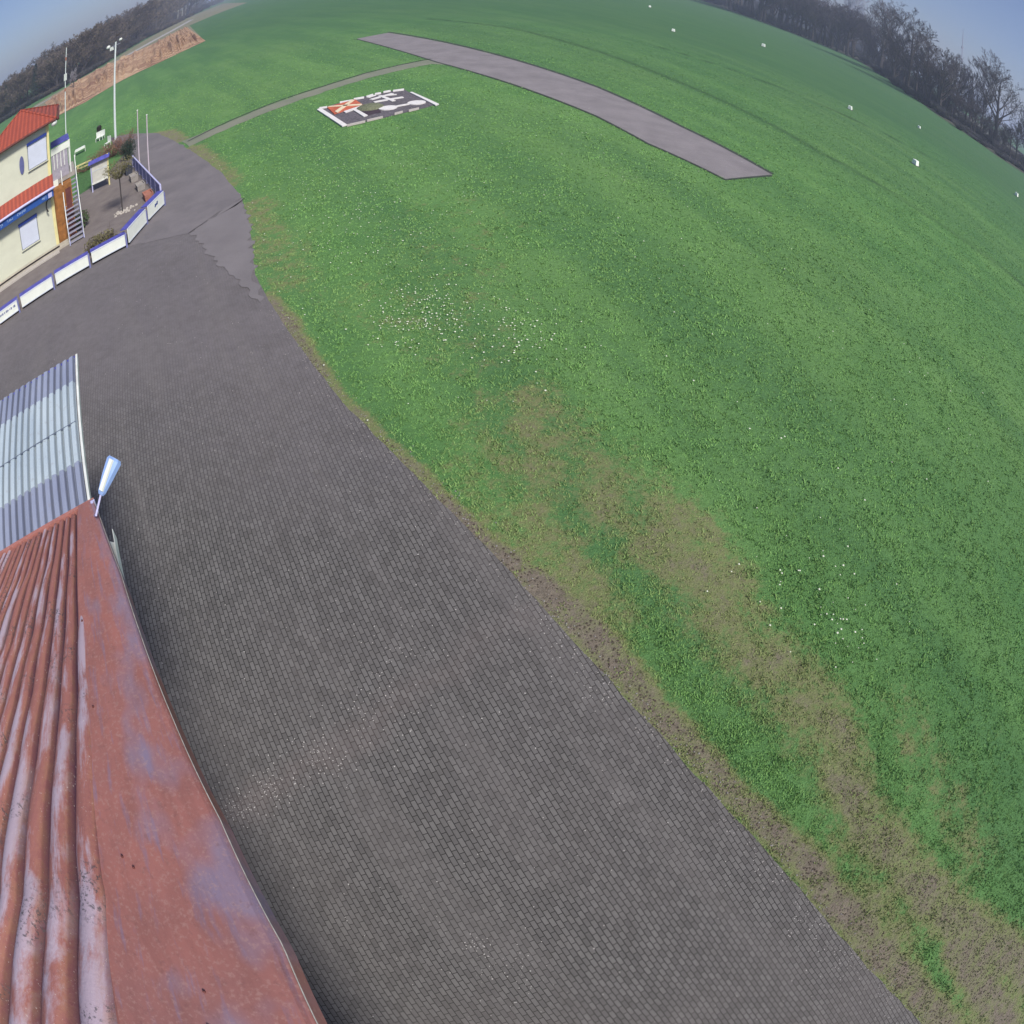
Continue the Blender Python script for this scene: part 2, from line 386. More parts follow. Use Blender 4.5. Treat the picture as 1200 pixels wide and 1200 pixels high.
# crack between the two
mb = MB(); pr = [G(220, 274, .03), G(236, 263, .03), G(252, 254, .03), G(266, 246, .03), G(276, 241, .03), G(286, 232, .03)]
sheet('pavement_crack', [tuple(p[:2]) for p in pr]+[(p.x+random.uniform(.03, .08), p.y+random.uniform(.05, .09)) for p in reversed(pr)], .031, simple('crack dirt', (.05, .045, .045), .95), .01, .2)
sheet('club_yard', W2([(84, 280), (88, 228), (125, 205), (148, 178), (165, 195), (178, 215), (191, 226), (192, 238), (152, 283), (100, 312), (0, 384), (0, 320)]), .014, asphalt_mat('brown yard slabs', (.135, .115, .11), (.20, .175, .16), 2.5))
path = [(213, 166), (262, 146), (330, 118), (380, 101.5), (430, 86), (470, 76.5), (508, 69), (540, 75), (524, 76), (506, 75), (472, 82), (432, 91.5), (382, 107), (332, 124.5), (264, 152.5), (222, 172)]
sheet('concrete_path', W2(path), .01, asphalt_mat('mossy concrete', (.15, .17, .12), (.21, .21, .16)), .05, .5)
run = [(418, 45.5), (455, 38.5), (520, 50), (600, 70), (700, 103), (800, 150), (905, 205), (850, 210), (760, 168), (700, 136), (600, 98), (510, 72)]
sheet('runway', W2(run), .016, asphalt_mat('worn runway asphalt', (.165, .150, .153), (.24, .218, .222), .9))
mb = MB()
u_ = Vector(G(905, 205))-Vector(G(455, 38)); 
edgem = simple('runway edge turf lip', (.04, .05, .04), .95)
def strip(name, pts, wd, z, mat):
    P = [Vector((*p, z)) for p in W2(pts)]; L = []; Rr = []
    for i, p in enumerate(P):
        d = (P[min(i+1, len(P)-1)]-P[max(i-1, 0)]).normalized(); nn = Vector((-d.y, d.x, 0))
        L.append(p+nn*wd/2); Rr.append(p-nn*wd/2)
    return sheet(name, [(v.x, v.y) for v in L]+[(v.x, v.y) for v in reversed(Rr)], z, mat)
strip('turf_lip', [(455, 37.6), (520, 49), (600, 69), (700, 102), (800, 149), (905, 204)], .32, .022, edgem)
strip('turf_lip', [(418, 46), (512, 73), (600, 99), (700, 137), (760, 169), (850, 211), (905, 206)], .16, .022, edgem)
strip('turf_lip', [(220, 166), (262, 145), (330, 117), (380, 100.8), (430, 85.4), (470, 76), (505, 69)], .2, .022, edgem)

# far ground: pale verge, gravel track beside the forest, paddock behind the right hand trees
pale = asphalt_mat('dry pale grass', (.15, .15, .09), (.21, .20, .13), .1)
sheet('dry_verge', W2([(20, 160), (60, 135), (70, 134), (140, 95), (190, 71), (215, 60), (240, 48), (222, 30), (250, 18), (290, 3), (262, 4), (220, 21), (170, 47), (125, 75), (85, 98), (40, 124)]), .012, pale)
strip('gravel_track', [(40, 126), (85, 101), (125, 79), (167, 55), (200, 37), (225, 23)], 3.2, .03, asphalt_mat('gravel', (.30, .29, .29), (.36, .35, .34), .3))
strip('gravel_track', [(880, 2), (905, 10), (960, 28), (1010, 52), (1055, 78)], 7, .2, asphalt_mat('pale field track', (.36, .36, .30), (.42, .42, .35), .3))

fb = [G(*p) for p in ((822, 1), (860, 14), (900, 28), (950, 47), (1000, 68), (1050, 99), (1100, 136), (1170, 184), (1215, 214))]
sheet('woodland_floor', [tuple(p[:2]) for p in fb]+[tuple((p*(1+230/p.length))[:2]) for p in reversed(fb)], .06, asphalt_mat('woodland floor litter', (.045, .05, .035), (.085, .085, .06), .15))
# excavated sand ground: real relief
def sand():
    low = [(70, 135), (100, 120), (140, 96), (190, 72), (215, 60), (241, 48)]
    upp = [(52, 121), (95, 92), (138, 71), (185, 49), (203, 39), (219, 32)]
    n, m = 150, 46; V = []
    from mathutils import noise as N
    for i in range(n):
        t = i/(n-1)*(len(low)-1); k = min(int(t), len(low)-2); f = t-k
        a = G(*low[k]).lerp(G(*low[k+1]), f); b = G(*upp[k]).lerp(G(*upp[k+1]), f)
        for j in range(m):
            s = j/(m-1); p = a.lerp(b, s)
            edge_ = min(1, s*7, (1-s)*7, i/6, (n-1-i)/6)
            q = Vector((i*.26, s*1.5, 0)); h = abs(N.noise(q))*2.6+N.noise(q*3.1)*.7+N.noise(q*9)*.25
            V.append((p.x, p.y, .05+edge_*max(0, h)*1.0))
    Fq = [(i*m+j, (i+1)*m+j, (i+1)*m+j+1, i*m+j+1) for i in range(n-1) for j in range(m-1)]
    t = NT('sandy soil', .95, .1)
    a = t.noise(.35, 6, .7, t.map((.3, 1, 1), (0, 0, R(-60))))
    c = t.mix(t.ramp(a, [(.38, 0), (.62, 1)]), (.19, .10, .07), (.47, .33, .21))
    t.col(c).bump(t.noise(2, 5, .7), .8, .3)
    o = np_mesh('sandy_earthworks', V, Fq, t.m, True); tag(o, kind='structure')
sand()

# ------------------------------------------------------------------ grass blades, daisies, litter
def inpoly(P, poly):
    x, y = P[:, 0], P[:, 1]; c = np.zeros(len(P), bool); n = len(poly)
    for i in range(n):
        x1, y1 = poly[i]; x2, y2 = poly[i-1]
        with np.errstate(divide='ignore', invalid='ignore'):
            c ^= ((y1 > y) != (y2 > y)) & (x < (x2-x1)*(y-y1)/(y2-y1)+x1)
    return c
lawn_poly = [tuple(p) for p in edge[1:]]+[(34, -12), (90, 10), (90, 76), (10, 86), (-60, 76), (-60, 52), (-26, 40)]
def blades():
    N = 1500000
    # density falls with distance from the viewer's corner of the field
    r = 4+76*rng.random(N)**1.6; a = rng.uniform(R(-35), R(150), N)
    P = np.stack([r*np.cos(a), r*np.sin(a)], 1)
    P = P[inpoly(P, lawn_poly)]
    for L in (path, run): P = P[~inpoly(P, W2(L))]
    P = P[~inpoly(P, W2([(370, 129), (402, 151), (515, 124), (480, 104)]))]
    b = bare_field(P); clump = np.sin(P[:, 0]*5.1+np.sin(P[:, 1]*3.7)*2)*np.sin(P[:, 1]*4.3+np.sin(P[:, 0]*2.9)*2)
    dk = dark_field(P); keep = rng.random(len(P)) < (1-.8*dk)*np.clip(1.05-b*.95+.18*clump, .03, 1)*np.clip(1.35-np.hypot(P[:, 0], P[:, 1])/62, 0, 1)
    P = P[keep]; b = b[keep]; clump = clump[keep]
    P = P[:270000]; b = b[:270000]; clump = clump[:270000]; n = len(P)
    rr = np.hypot(P[:, 0], P[:, 1])
    V = np.zeros((n, 9, 3)); h = (.014+.026*rng.random(n))*(1+.6*clump)*(1-.35*b)
    for k in range(3):
        th = rng.uniform(0, 2*np.pi, n); wd = (.006+.0006*rr)*(.8+.5*rng.random(n)); ln = h*(.6+rng.random(n)*.9)
        ox = rng.normal(0, .02, n); oy = rng.normal(0, .02, n)
        base = np.stack([P[:, 0]+ox, P[:, 1]+oy], 1)
        V[:, 3*k, 0] = base[:, 0]-np.cos(th)*wd; V[:, 3*k, 1] = base[:, 1]-np.sin(th)*wd; V[:, 3*k, 2] = .0
        V[:, 3*k+1, 0] = base[:, 0]+np.cos(th)*wd; V[:, 3*k+1, 1] = base[:, 1]+np.sin(th)*wd; V[:, 3*k+1, 2] = .0
        lean = rng.uniform(0, 2*np.pi, n)
        V[:, 3*k+2, 0] = base[:, 0]+np.cos(lean)*ln*.8; V[:, 3*k+2, 1] = base[:, 1]+np.sin(lean)*ln*.8; V[:, 3*k+2, 2] = ln
    V = V.reshape(-1, 3); Fq = np.arange(len(V)).reshape(-1, 3)
    tone = np.repeat(np.clip(rng.normal(.5, .15, n)+.12*clump, 0, 1), 9)
    t = NT('grass blades', .8, .2)
    c = t.ramp(t.attr('tone').outputs['Fac'], [(0, (.105, .235, .066)), (.5, (.160, .325, .092)), (1, (.225, .38, .125))])
    c = t.mix(1.0, c, t.ramp(t.noise(.42, 4, .6), [(.3, .82), (.7, 1.12)]), 'MULTIPLY'); c = t.mix(1.0, c, t.ramp(t.noise(2.4, 4, .65), [(.3, .78), (.65, 1.12)]), 'MULTIPLY')
    c = t.mix(t.math('MULTIPLY', t.ramp(t.noise(.16, 3, .5), [(.42, 0), (.62, .35)]), 1), c, (.15, .27, .08))
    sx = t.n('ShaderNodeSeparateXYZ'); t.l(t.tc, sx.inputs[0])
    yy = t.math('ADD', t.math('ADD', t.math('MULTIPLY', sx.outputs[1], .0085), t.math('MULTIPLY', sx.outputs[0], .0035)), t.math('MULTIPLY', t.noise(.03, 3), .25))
    c = t.mix(t.ramp(yy, [(.42, 0), (.95, .72)]), c, (.052, .13, .055))  # blades take the same painted vignetting as the ground
    c = t.mix(t.math('MULTIPLY', t.ramp(t.attr('worn').outputs['Fac'], [(.12, 0), (.6, 1)]), .85), c, (.22, .25, .10))
    t.col(c)
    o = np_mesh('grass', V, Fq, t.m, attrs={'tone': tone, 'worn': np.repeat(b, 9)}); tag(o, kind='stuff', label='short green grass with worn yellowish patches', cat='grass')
blades()
def specks(name, P, s0, s1, mat, z, label, cat, hgt=.5):
    n = len(P); V = np.zeros((n, 5, 3)); s = rng.uniform(s0, s1, n); th = rng.uniform(0, 6.28, n)
    for k in range(4):
        V[:, k, 0] = P[:, 0]+np.cos(th+k*1.571)*s*rng.uniform(.6, 1, n); V[:, k, 1] = P[:, 1]+np.sin(th+k*1.571)*s*rng.uniform(.6, 1, n); V[:, k, 2] = z
    V[:, 4, 0] = P[:, 0]; V[:, 4, 1] = P[:, 1]; V[:, 4, 2] = z+s*hgt
    i = np.arange(n)[:, None]*5
    Fq = np.concatenate([i+np.array([[a, (a+1) % 4, 4]]) for a in range(4)])
    o = np_mesh(name, V.reshape(-1, 3), Fq, mat); tag(o, kind='stuff', label=label, cat=cat)
def cluster(L):
    out = []
    for x, y, sd, n in L:
        c = G(x, y); out.append(np.stack([rng.normal(c.x, sd, n), rng.normal(c.y, sd, n)], 1))
    return np.concatenate(out)
D = cluster([(490, 362, .7, 110), (500, 375, .6, 90), (580, 395, .9, 60), (610, 390, .5, 45), (350, 210, 2.2, 70), (395, 250, 2, 60), (440, 290, 2.5, 80), (550, 230, 4, 60), (990, 742, .35, 22), (620, 180, 5, 45), (700, 330, 5, 50), (1120, 470, 3, 25), (930, 690, .8, 30), (300, 175, 2, 40), (430, 255, 2, 60), (880, 480, 3, 22)])
D = D[inpoly(D, lawn_poly)][::1]
specks('daisies', D, .013, .032, simple('daisy petals', (.62, .64, .52), .8), .06, 'small white daisies dotted through the grass', 'flowers')
ap = [tuple(p) for p in apron]
P = np.stack([rng.uniform(-14, 10, 5200), rng.uniform(-1, 22, 5200)], 1); P = P[inpoly(P, ap)]
P2 = cluster([(280, 945, .18, 70), (320, 920, .2, 70), (370, 885, .25, 80), (430, 840, .3, 60), (560, 1110, .12, 30), (640, 740, .3, 40), (700, 800, .2, 30), (900, 1020, .2, 30), (960, 1075, .3, 60), (1000, 1120, .3, 60), (1040, 1170, .3, 50), (460, 770, .5, 60), (600, 1140, .4, 60)])
P2 = P2[inpoly(P2, ap)]
keepn = 700
specks('litter', np.concatenate([P[:keepn], P2]), .005, .016, simple('pale grit', (.42, .40, .38), .9), .012, 'pale grit and litter scattered on the paving', 'grit')
# edge gravel and crumbs on bare soil
Q = []
E2 = np.array(edge)
for a, b in zip(E2[8:-1], E2[9:]):
    n = int(np.hypot(*(b-a))*38); t = rng.random(n)[:, None]; nn = np.array([-(b-a)[1], (b-a)[0]])/np.hypot(*(b-a))
    Q.append(a+(b-a)*t+nn*rng.normal(0, .16, n)[:, None])
Q = np.concatenate(Q)
specks('verge_gravel', Q, .008, .022, simple('verge gravel', (.24, .225, .215), .9), .014, 'small pale stones along the broken paving edge', 'gravel')
P = np.stack([rng.uniform(-6, 14, 60000), rng.uniform(-3, 16, 60000)], 1); P = P[inpoly(P, lawn_poly)]
P = P[bare_field(P) > .7][:5000]
specks('soil_crumbs', P, .008, .03, simple('soil crumbs', (.07, .055, .042), .95, .6, 20), .006, 'dark crumbs of soil and dead leaves on the bare verge', 'soil', .7)

# ------------------------------------------------------------------ hangar roof in the foreground
A_ = R(-36.5); dH = Vector((math.sin(A_), math.cos(A_), 0)); eH = Vector((math.cos(A_), -math.sin(A_), 0))
MS = .3; D1 = 3.98
def roofz(d): return 6.5+MS*(4.1-d)
def onroof(x, y):
    r = ray(x, y); t = (6.5+MS*4.1-10)/(r.z+MS*(r.dot(dH))); p = r*t; return p.dot(eH), p.dot(dH)
def H(e, d, z): return eH*e+dH*d+Vector((0, 0, z))
XB = [(600, 90), (660, 91), (740, 92), (820, 92), (900, 91), (1060, 96.5), (1200, 98.7)]
V0 = [(577, 94), (600, 93), (660, 92), (740, 94), (820, 97), (900, 103), (1060, 118.7), (1200, 137)]
OUT = [(577, 105), (600, 115), (680, 145), (750, 168), (845, 205), (965, 262), (1110, 335), (1200, 375)]
def curve(L, dx=lambda y: 0):
    P = [onroof(x+dx(y), y) for y, x in L]; P.sort(key=lambda p: p[1]); d = np.array([p[1] for p in P]); e = np.array([p[0] for p in P])
    def f(dd):
        if dd < d[0]: return e[0]+(e[1]-e[0])/(d[1]-d[0])*(dd-d[0])
        if dd > d[-1]: return e[-1]
        return float(np.interp(dd, d, e))
    return f
eB = curve(XB); e3 = curve(XB, lambda y: -3*.054*(y-490)); eV = curve(V0); eO = curve(OUT)
def wS(d): return (eB(d)-e3(d))/3
hangar = empty('hangar', H(-3, 0, 0), 0, 'hangar with weathered red corrugated roof and wide red edge flashing', 'hangar')
def hb(mb, name, mats, **k):
    o = mb.build(name, mats, **k); o.parent = hangar; o.matrix_parent_inverse = Matrix.Translation(-Vector(hangar.location)); return o
ds = list(np.linspace(-.8, D1, 90)); KS = 34; SUBS = 14
vs = []; ra = []
for d in ds:
    for k in range(-1*SUBS, KS*SUBS+1):
        f = k/SUBS; fr = f-math.floor(f); ww = wS(d)
        z = roofz(d)+.50*ww*math.sqrt(max(0, 1-min(1, abs(2*fr-1)/.84)**2))+.004*math.sin(d*9+math.floor(f)*1.7)
        if abs((d*1.0) % 1.9-.02) < .0: z += .01
        vs.append(H(eB(d)-f*ww, d, z)); ra.append((f, d))
nn = (KS+1)*SUBS+1
fs = [(i*nn+j, i*nn+j+1, (i+1)*nn+j+1, (i+1)*nn+j) for i in range(len(ds)-1) for j in range(nn-1)]
def red_mat(flash=False):
    t = NT('weathered red paint' if not flash else 'red flashing paint', .72, .25)
    along = t.map((.2, 1, .4), (0, 0, -R(126.5)))
    a = t.noise(2.2, 6, .65, along); b = t.noise(9, 6, .75, along); c_ = t.noise(40, 4, .7)
    if flash:
        ac = t.attr('across').outputs['Fac']; al = t.attr('along').outputs['Fac']
        cx = t.n('ShaderNodeCombineXYZ'); t.l(t.math('MULTIPLY', ac, 2.6), cx.inputs[0]); t.l(t.math('MULTIPLY', al, 2.2), cx.inputs[1])
        c = t.mix(t.ramp(t.noise(1.5, 5, .6), [(.3, 0), (.7, 1)]), (.36, .142, .115), (.275, .122, .108))
        v = t.math('ADD', t.noise(.95, 2, .5, cx.outputs[0]), t.math('MULTIPLY', t.math('SUBTRACT', ac, .5), .26))
        c = t.mix(t.math('MULTIPLY', t.ramp(v, [(.53, 0), (.72, 1)]), .8), c, (.235, .195, .265))
        cx2 = t.n('ShaderNodeCombineXYZ'); t.l(t.math('MULTIPLY', ac, 9), cx2.inputs[0]); t.l(t.math('MULTIPLY', al, 1.6), cx2.inputs[1])
        c = t.mix(t.math('MULTIPLY', t.ramp(t.noise(1.4, 4, .6, cx2.outputs[0]), [(.55, 0), (.68, 1)]), .6), c, (.21, .17, .25))
        c = t.mix(t.ramp(b, [(.35, .28), (.55, 0)]), c, (.15, .065, .055))
        c = t.mix(t.ramp(c_, [(.52, 0), (.66, .4)]), c, (.42, .26, .22)); c = t.mix(t.ramp(t.noise(22, 5, .7), [(.56, 0), (.68, .35)]), c, (.16, .075, .07))
        t.col(c); t.bump(t.noise(1.2, 2, .5), .15, .05)
    else:
        rg = t.attr('ridge').outputs['Fac']; al = t.attr('along').outputs['Fac']
        cx = t.n('ShaderNodeCombineXYZ'); t.l(t.math('MULTIPLY', rg, .9), cx.inputs[0]); t.l(t.math('MULTIPLY', al, 1.1), cx.inputs[1])
        cell = t.n('ShaderNodeCombineXYZ'); t.l(t.math('FLOOR', rg), cell.inputs[0]); t.l(t.math('MULTIPLY', al, .9), cell.inputs[1])
        a = t.noise(1.5, 6, .7, cx.outputs[0], .4); b = t.noise(7, 6, .75, cx.outputs[0]); pr_ = t.noise(1.2, 3, .6, cell.outputs[0])
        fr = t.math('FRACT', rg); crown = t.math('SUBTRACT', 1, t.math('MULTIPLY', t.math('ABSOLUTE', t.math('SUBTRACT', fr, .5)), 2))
        c = t.mix(t.ramp(b, [(.3, 0), (.7, 1)]), (.26, .105, .095), (.33, .14, .11))
        near = t.ramp(al, [(0, 1), (1, 0)]); near.node.color_ramp.elements[0].position = .15
        v = t.math('ADD', t.math('ADD', t.math('MULTIPLY', a, .45), t.math('MULTIPLY', pr_, .45)), t.math('MULTIPLY', b, .14))
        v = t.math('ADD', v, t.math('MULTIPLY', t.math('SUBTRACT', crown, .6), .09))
        v = t.math('ADD', v, t.math('MULTIPLY', t.math('SUBTRACT', 1.6, al), .022))
        m = t.ramp(v, [(.505, 0), (.575, 1)])
        c = t.mix(t.math('MULTIPLY', m, .8), c, (.40, .345, .41))
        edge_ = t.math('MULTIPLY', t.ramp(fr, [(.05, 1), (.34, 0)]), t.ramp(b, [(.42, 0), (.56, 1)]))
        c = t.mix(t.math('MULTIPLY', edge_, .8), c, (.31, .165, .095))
        c = t.mix(t.ramp(crown, [(.14, .95), (.38, 0)]), c, (.05, .02, .04))  # shade in the corrugation valleys painted into the colour
        l = t.math('MULTIPLY', t.ramp(c_, [(.53, 0), (.60, 1)]), t.ramp(t.noise(2.2, 3, .6, cell.outputs[0]), [(.52, 0), (.60, 1)]))
        c = t.mix(t.math('MULTIPLY', l, .8), c, (.07, .065, .07))
        l2 = t.ramp(t.noise(70, 4, .7), [(.64, 0), (.69, 1)])
        c = t.mix(t.math('MULTIPLY', l2, .6), c, (.60, .55, .50))
        t.col(c); t.bump(t.math('ADD', b, c_), .4, .008)
    return t.m
MT['redroof'] = red_mat(); MT['flash'] = red_mat(True)
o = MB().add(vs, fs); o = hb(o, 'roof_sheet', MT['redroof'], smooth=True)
for nm_, k_ in (('ridge', 0), ('along', 1)): o.data.attributes.new(nm_, 'FLOAT', 'POINT').data.foreach_set('value', np.array([q[k_] for q in ra], np.float32))
# flashing: shallow folded sheet
fa = []; vs = []; cols_ = [0, .03, .06, .5, .96, .985, 1.0, 1.0]
for d in ds:
    e0, e1 = eV(d), eO(d); 
    for k, t in enumerate(cols_):
        lift = [-.02, .045, .055, .06, .05, .06, .045, -.12][k]
        vs.append(H(e0+(e1-e0)*t, d, roofz(d)+lift)); fa.append((t, d))
nn = len(cols_); fs = [(i*nn+j, (i+1)*nn+j, (i+1)*nn+j+1, i*nn+j+1) for i in range(len(ds)-1) for j in range(nn-1)]
o = hb(MB().add(vs, fs), 'edge_flashing', MT['flash'], smooth=False)
for nm_, k_ in (('across', 0), ('along', 1)): o.data.attributes.new(nm_, 'FLOAT', 'POINT').data.foreach_set('value', np.array([q[k_] for q in fa], np.float32))
mb = MB()
for d0, d1 in zip(ds[:-1], ds[1:]): mb.bar(H(eO(d0)+.004, d0, roofz(d0)+.052), H(eO(d1)+.004, d1, roofz(d1)+.052), .004, .006)
hb(mb, 'flashing_lip', MT['stone'])
# end lip of roof + walls + verge board
mb = MB(); mb.bar(H(eO(D1)+.01, D1, roofz(D1)+.0), H(-9, D1, roofz(D1)+.0), .03, .10); hb(mb, 'end_trim', MT['flash'])
mb = MB()
for (e, d0, d1, s) in ((-2.6, -9, D1-.25, 0),): mb.bar(H(e, d0, 3.1), H(e, d1, 3.1), .12, 6.2)
mb.bar(H(-2.68, D1-.3, 3.0), H(-12, D1-.3, 3.0), .12, 6.0); mb.bar(H(-12, D1-.3, 3.0), H(-12, -9, 3.0), .12, 6.0)
hb(mb, 'wall', MT['hangarwall'])
mb = MB(); mb.add([H(-.75, -.82, 7.6), H(-12, -.82, 7.6), H(-12, -9, 6.6), H(-.75, -9, 6.6)], [(0, 1, 2, 3)]); 
mb.add([H(-.75, -.82, 7.55), H(-12, -.82, 7.55), H(-12, -9, 6.55), H(-.75, -9, 6.55)], [(0, 3, 2, 1)]); hb(mb, 'rear_roof', MT['redroof'])
# rivets and blown debris on the roof
mb = MB()
for d in np.linspace(.1, 3.8, 9):
    for k in range(0, 12, 2):
        if random.random() < .6: mb.ball(H(eB(d)-(k+.5)*wS(d), d, roofz(d)+.31*wS(d)), .008, n=6, m=4)
for dd, t in ((.93, .35), (1.0, .28), (.15, .55), (.3, .58), (1.9, .2), (2.6, .12)): mb.ball(H(eV(dd)+(eO(dd)-eV(dd))*t, dd, roofz(dd)+.062), .008, n=6, m=4)
hb(mb, 'rivet_heads', MT['redbrown'])['kind'] = 'stuff'
# white wall panel / gutter below the flashing
g1 = G(124, 622, 5.9); g2 = G(150, 700, 5.9)
gut = MB(); dirg = (g1-g2).normalized()

sd = Vector((dirg.y, -dirg.x, 0))
def gutter():
    wd = .17; prof = [(-wd/2, .05), (-wd/2, -.06), (-wd/4, -.11), (wd/4, -.11), (wd/2, -.06), (wd/2, .05), (wd/2-.012, .05), (wd/2-.012, -.05), (0, -.085), (-wd/2+.012, -.05), (-wd/2+.012, .05)]
    a = [H(-.77+x*.5, 4.0, 6.15+z) for x, z in prof]; b = [H(-.80+x*.5, 3.3, 6.15+z) for x, z in prof]; n = len(prof)
    m = MB().add(a+b, [(i, (i+1) % n, n+(i+1) % n, n+i) for i in range(n)]+[tuple(range(n))])
    return m
hb(gutter(), 'gutter', MT['white'])

# blue-white corrugated canopy beyond the red roof
can = empty('corrugated_canopy', H(-3, 5.8, 0), 0, 'lower canopy of pale translucent and blue grey corrugated sheets beyond the red roof', 'canopy')
def cb(mb, name, mats, **k):
    o = mb.build(name, mats, **k); o.parent = can; o.matrix_parent_inverse = Matrix.Translation(-Vector(can.location)); return o
CZ = 6.05; E0 = -.97
def sheet_mat(name, c0, c1, rough=.35, tr=0):
    t = NT(name, rough, .5); n = t.noise(3, 5, .6, t.map((.3, 1, 1), (0, 0, -R(126.5))))
    cc = t.mix(t.ramp(n, [(.3, 0), (.7, 1)]), c0, c1); cc = t.mix(t.math('MULTIPLY', t.attr('valley_shade').outputs['Fac'], .6), cc, tuple(x*.35 for x in c0)); cc = t.mix(t.ramp(t.noise(14, 4, .7), [(.58, 0), (.7, .4)]), cc, (.25, .24, .24)); t.col(cc); t.b.inputs['Transmission Weight'].default_value = tr  # sheet valleys get their shade as a darker colour
    return t.m
sm = {'grey': sheet_mat('blue grey corrugated sheet', (.20, .225, .31), (.28, .31, .40)), 'white': sheet_mat('frosted corrugated sheet', (.34, .41, .46), (.44, .51, .54), .5)}
def corr(d0, d1, lift, kind, name='sheet'):
    P = .098; n0 = 60; sub = 6; vs = []; rows = 5; tot = n0*sub+1
    for i in range(rows):
        d = d0+(d1-d0)*i/(rows-1)
        for k in range(tot):
            f = (k/sub) % 1
            z = CZ+lift+.036*(1 if f > .3 else 0)
            vs.append(H(E0-k*P/sub, d, z+.004*math.sin(k*.9)))
    fs = [(i*tot+j, i*tot+j+1, (i+1)*tot+j+1, (i+1)*tot+j) for i in range(rows-1) for j in range(tot-1)]
    o = cb(MB().add(vs, fs), name, sm[kind]); o.data.attributes.new('valley_shade', 'FLOAT', 'POINT').data.foreach_set('value', np.array([((k/sub) % 1 <= .3)*1.0 for i in range(rows) for k in range(tot)], np.float32)); s_ = o.modifiers.new('thick', 'SOLIDIFY'); s_.thickness = .004  # mask of the low valleys that are painted as shaded
cz = lambda x, y: (G(x, y, CZ).dot(dH))
dn = D1+.02; t1 = cz(98, 541); t2 = cz(93, 498); t3 = cz(88, 453); t4 = cz(84, 421)
corr(dn-.1, t1+.05, 0, 'grey'); corr(t1, t2+.05, .006, 'white'); corr(t2, t3+.06, .012, 'white'); corr(t3-.04, t4, .0, 'grey')
mb = MB(); mb.bar(H(E0+.03, dn, CZ+.0), H(E0+.03, t4, CZ+.0), .028, .07); cb(mb, 'edge_trim', MT['white'])
mb = MB(); mb.bar(H(E0-.02, t2+.02, CZ+.052), H(E0-6, t2+.02, CZ+.052), .012, .008); cb(mb, 'fixing_strip', MT['frame'])
mb = MB(); mb.bar(H(E0, t4+.01, CZ-.03), H(E0-6, t4+.01, CZ-.03), .05, .07); cb(mb, 'front_rail', MT['blueviolet'])
mb = MB()
for e in (E0-3.2, E0-5.8): mb.bar(H(e, t4-.15, 0), H(e, t4-.15, CZ-.05), .09, .09, upv=eH)
cb(mb, 'support_posts', MT['steel'])

# floodlight on a bracket at the roof corner
def lamp():
    z = 6.9; b = G(118, 580, z); t = G(134, 537, z+.12); ax = (t-b).normalized(); sd = ax.cross(Vector((0, 0, 1))).normalized(); u2 = sd.cross(ax)
    L = (t-b).length
    r = empty('floodlight', b, 0, 'blue and white tapered floodlight on a white bracket at the red roof corner', 'lamp')
    inv = Matrix.Translation(-b)
    def ring(s, wd, h): return [b+ax*L*s+sd*x*wd+u2*y*h for x, y in ((-1, -.6), (-.6, -1), (.6, -1), (1, -.6), (1, .3), (.5, 1), (-.5, 1), (-1, .3))]
    secs = [ring(0, .018, .02), ring(.08, .03, .03), ring(.5, .048, .045), ring(.93, .066, .05), ring(1, .055, .04)]
    vs = [v for q in secs for v in q]; fs = []
    for i in range(4):
        for k in range(8): fs.append((i*8+k, i*8+(k+1) % 8, (i+1)*8+(k+1) % 8, (i+1)*8+k))
    fs += [tuple(range(8))[::-1], tuple(range(32, 40))]
    o = MB().add(vs, fs).build('housing', MT['lampblue'], smooth=False); o.parent = r; o.matrix_parent_inverse = inv
    m = MB(); m.bar(b+ax*L*.1+sd*.02+u2*.035, b+ax*L*.93+sd*.025+u2*.052, .035, .02, upv=u2)
    o = m.build('lens', MT['boardwhite']); o.parent = r; o.matrix_parent_inverse = inv
    m = MB(); m.tube(b, b-ax*.12+Vector((0, 0, -.03)), .009); m.tube(b-ax*.12+Vector((0, 0, -.03)), H(eO(D1)-.04, D1-.1, roofz(D1)-.02), .009)
    m.box(H(eO(D1)-.0, D1-.12, roofz(D1)+.02), (.02, .09, .05), (eH, dH, Vector((0, 0, 1))))
    o = m.build('bracket', MT['palelilac']); o.parent = r; o.matrix_parent_inverse = inv
lamp()

# ------------------------------------------------------------------ club house
B0 = G(69, 289); au = R(226.865); BUv = Vector((math.sin(au), math.cos(au), 0)); BN = Vector((-BUv.y, BUv.x, 0)); BU = math.atan2(BUv.y, BUv.x)
ZA = Vector((0, 0, 1))
def C(s, n, z): return B0+BUv*s+BN*n+ZA*z
BAX = (BUv, BN, ZA)
MT['tiles'] = tile_mat()
club = empty('club_house', B0, 0, 'two storey cream club house with red tiled hip roof and blue name band', 'building')
BINV = Matrix.Translation(-B0)
def cpt(mb, name, mats, par=None, **k):
    o = mb.build(name, mats, **k); p = par or club; o.parent = p
    o.matrix_parent_inverse = BINV if p is club else Matrix.Identity(4)
    return o
def cbox(s0, s1, n0, n1, z0, z1, mb=None, mi=0):
    mb = mb or MB(); return mb.box(C((s0+s1)/2, (n0+n1)/2, (z0+z1)/2), (abs(s1-s0)/2, abs(n1-n0)/2, abs(z1-z0)/2), BAX, mi)
cpt(cbox(0, 7, -7.3, 0, 0, 3.5), 'ground_floor_wall', MT['cream'])
cpt(cbox(0.003, 3.35, -7.2, -.003, 3.5, 6.97), 'upper_wall', MT['cream'])
m = cbox(-.06, .10, -.12, .03, 0, 3.35); cbox(-.06, .10, -.12, .03, 4.0, 6.95, m); cpt(m, 'corner_pilaster', MT['yellow'])
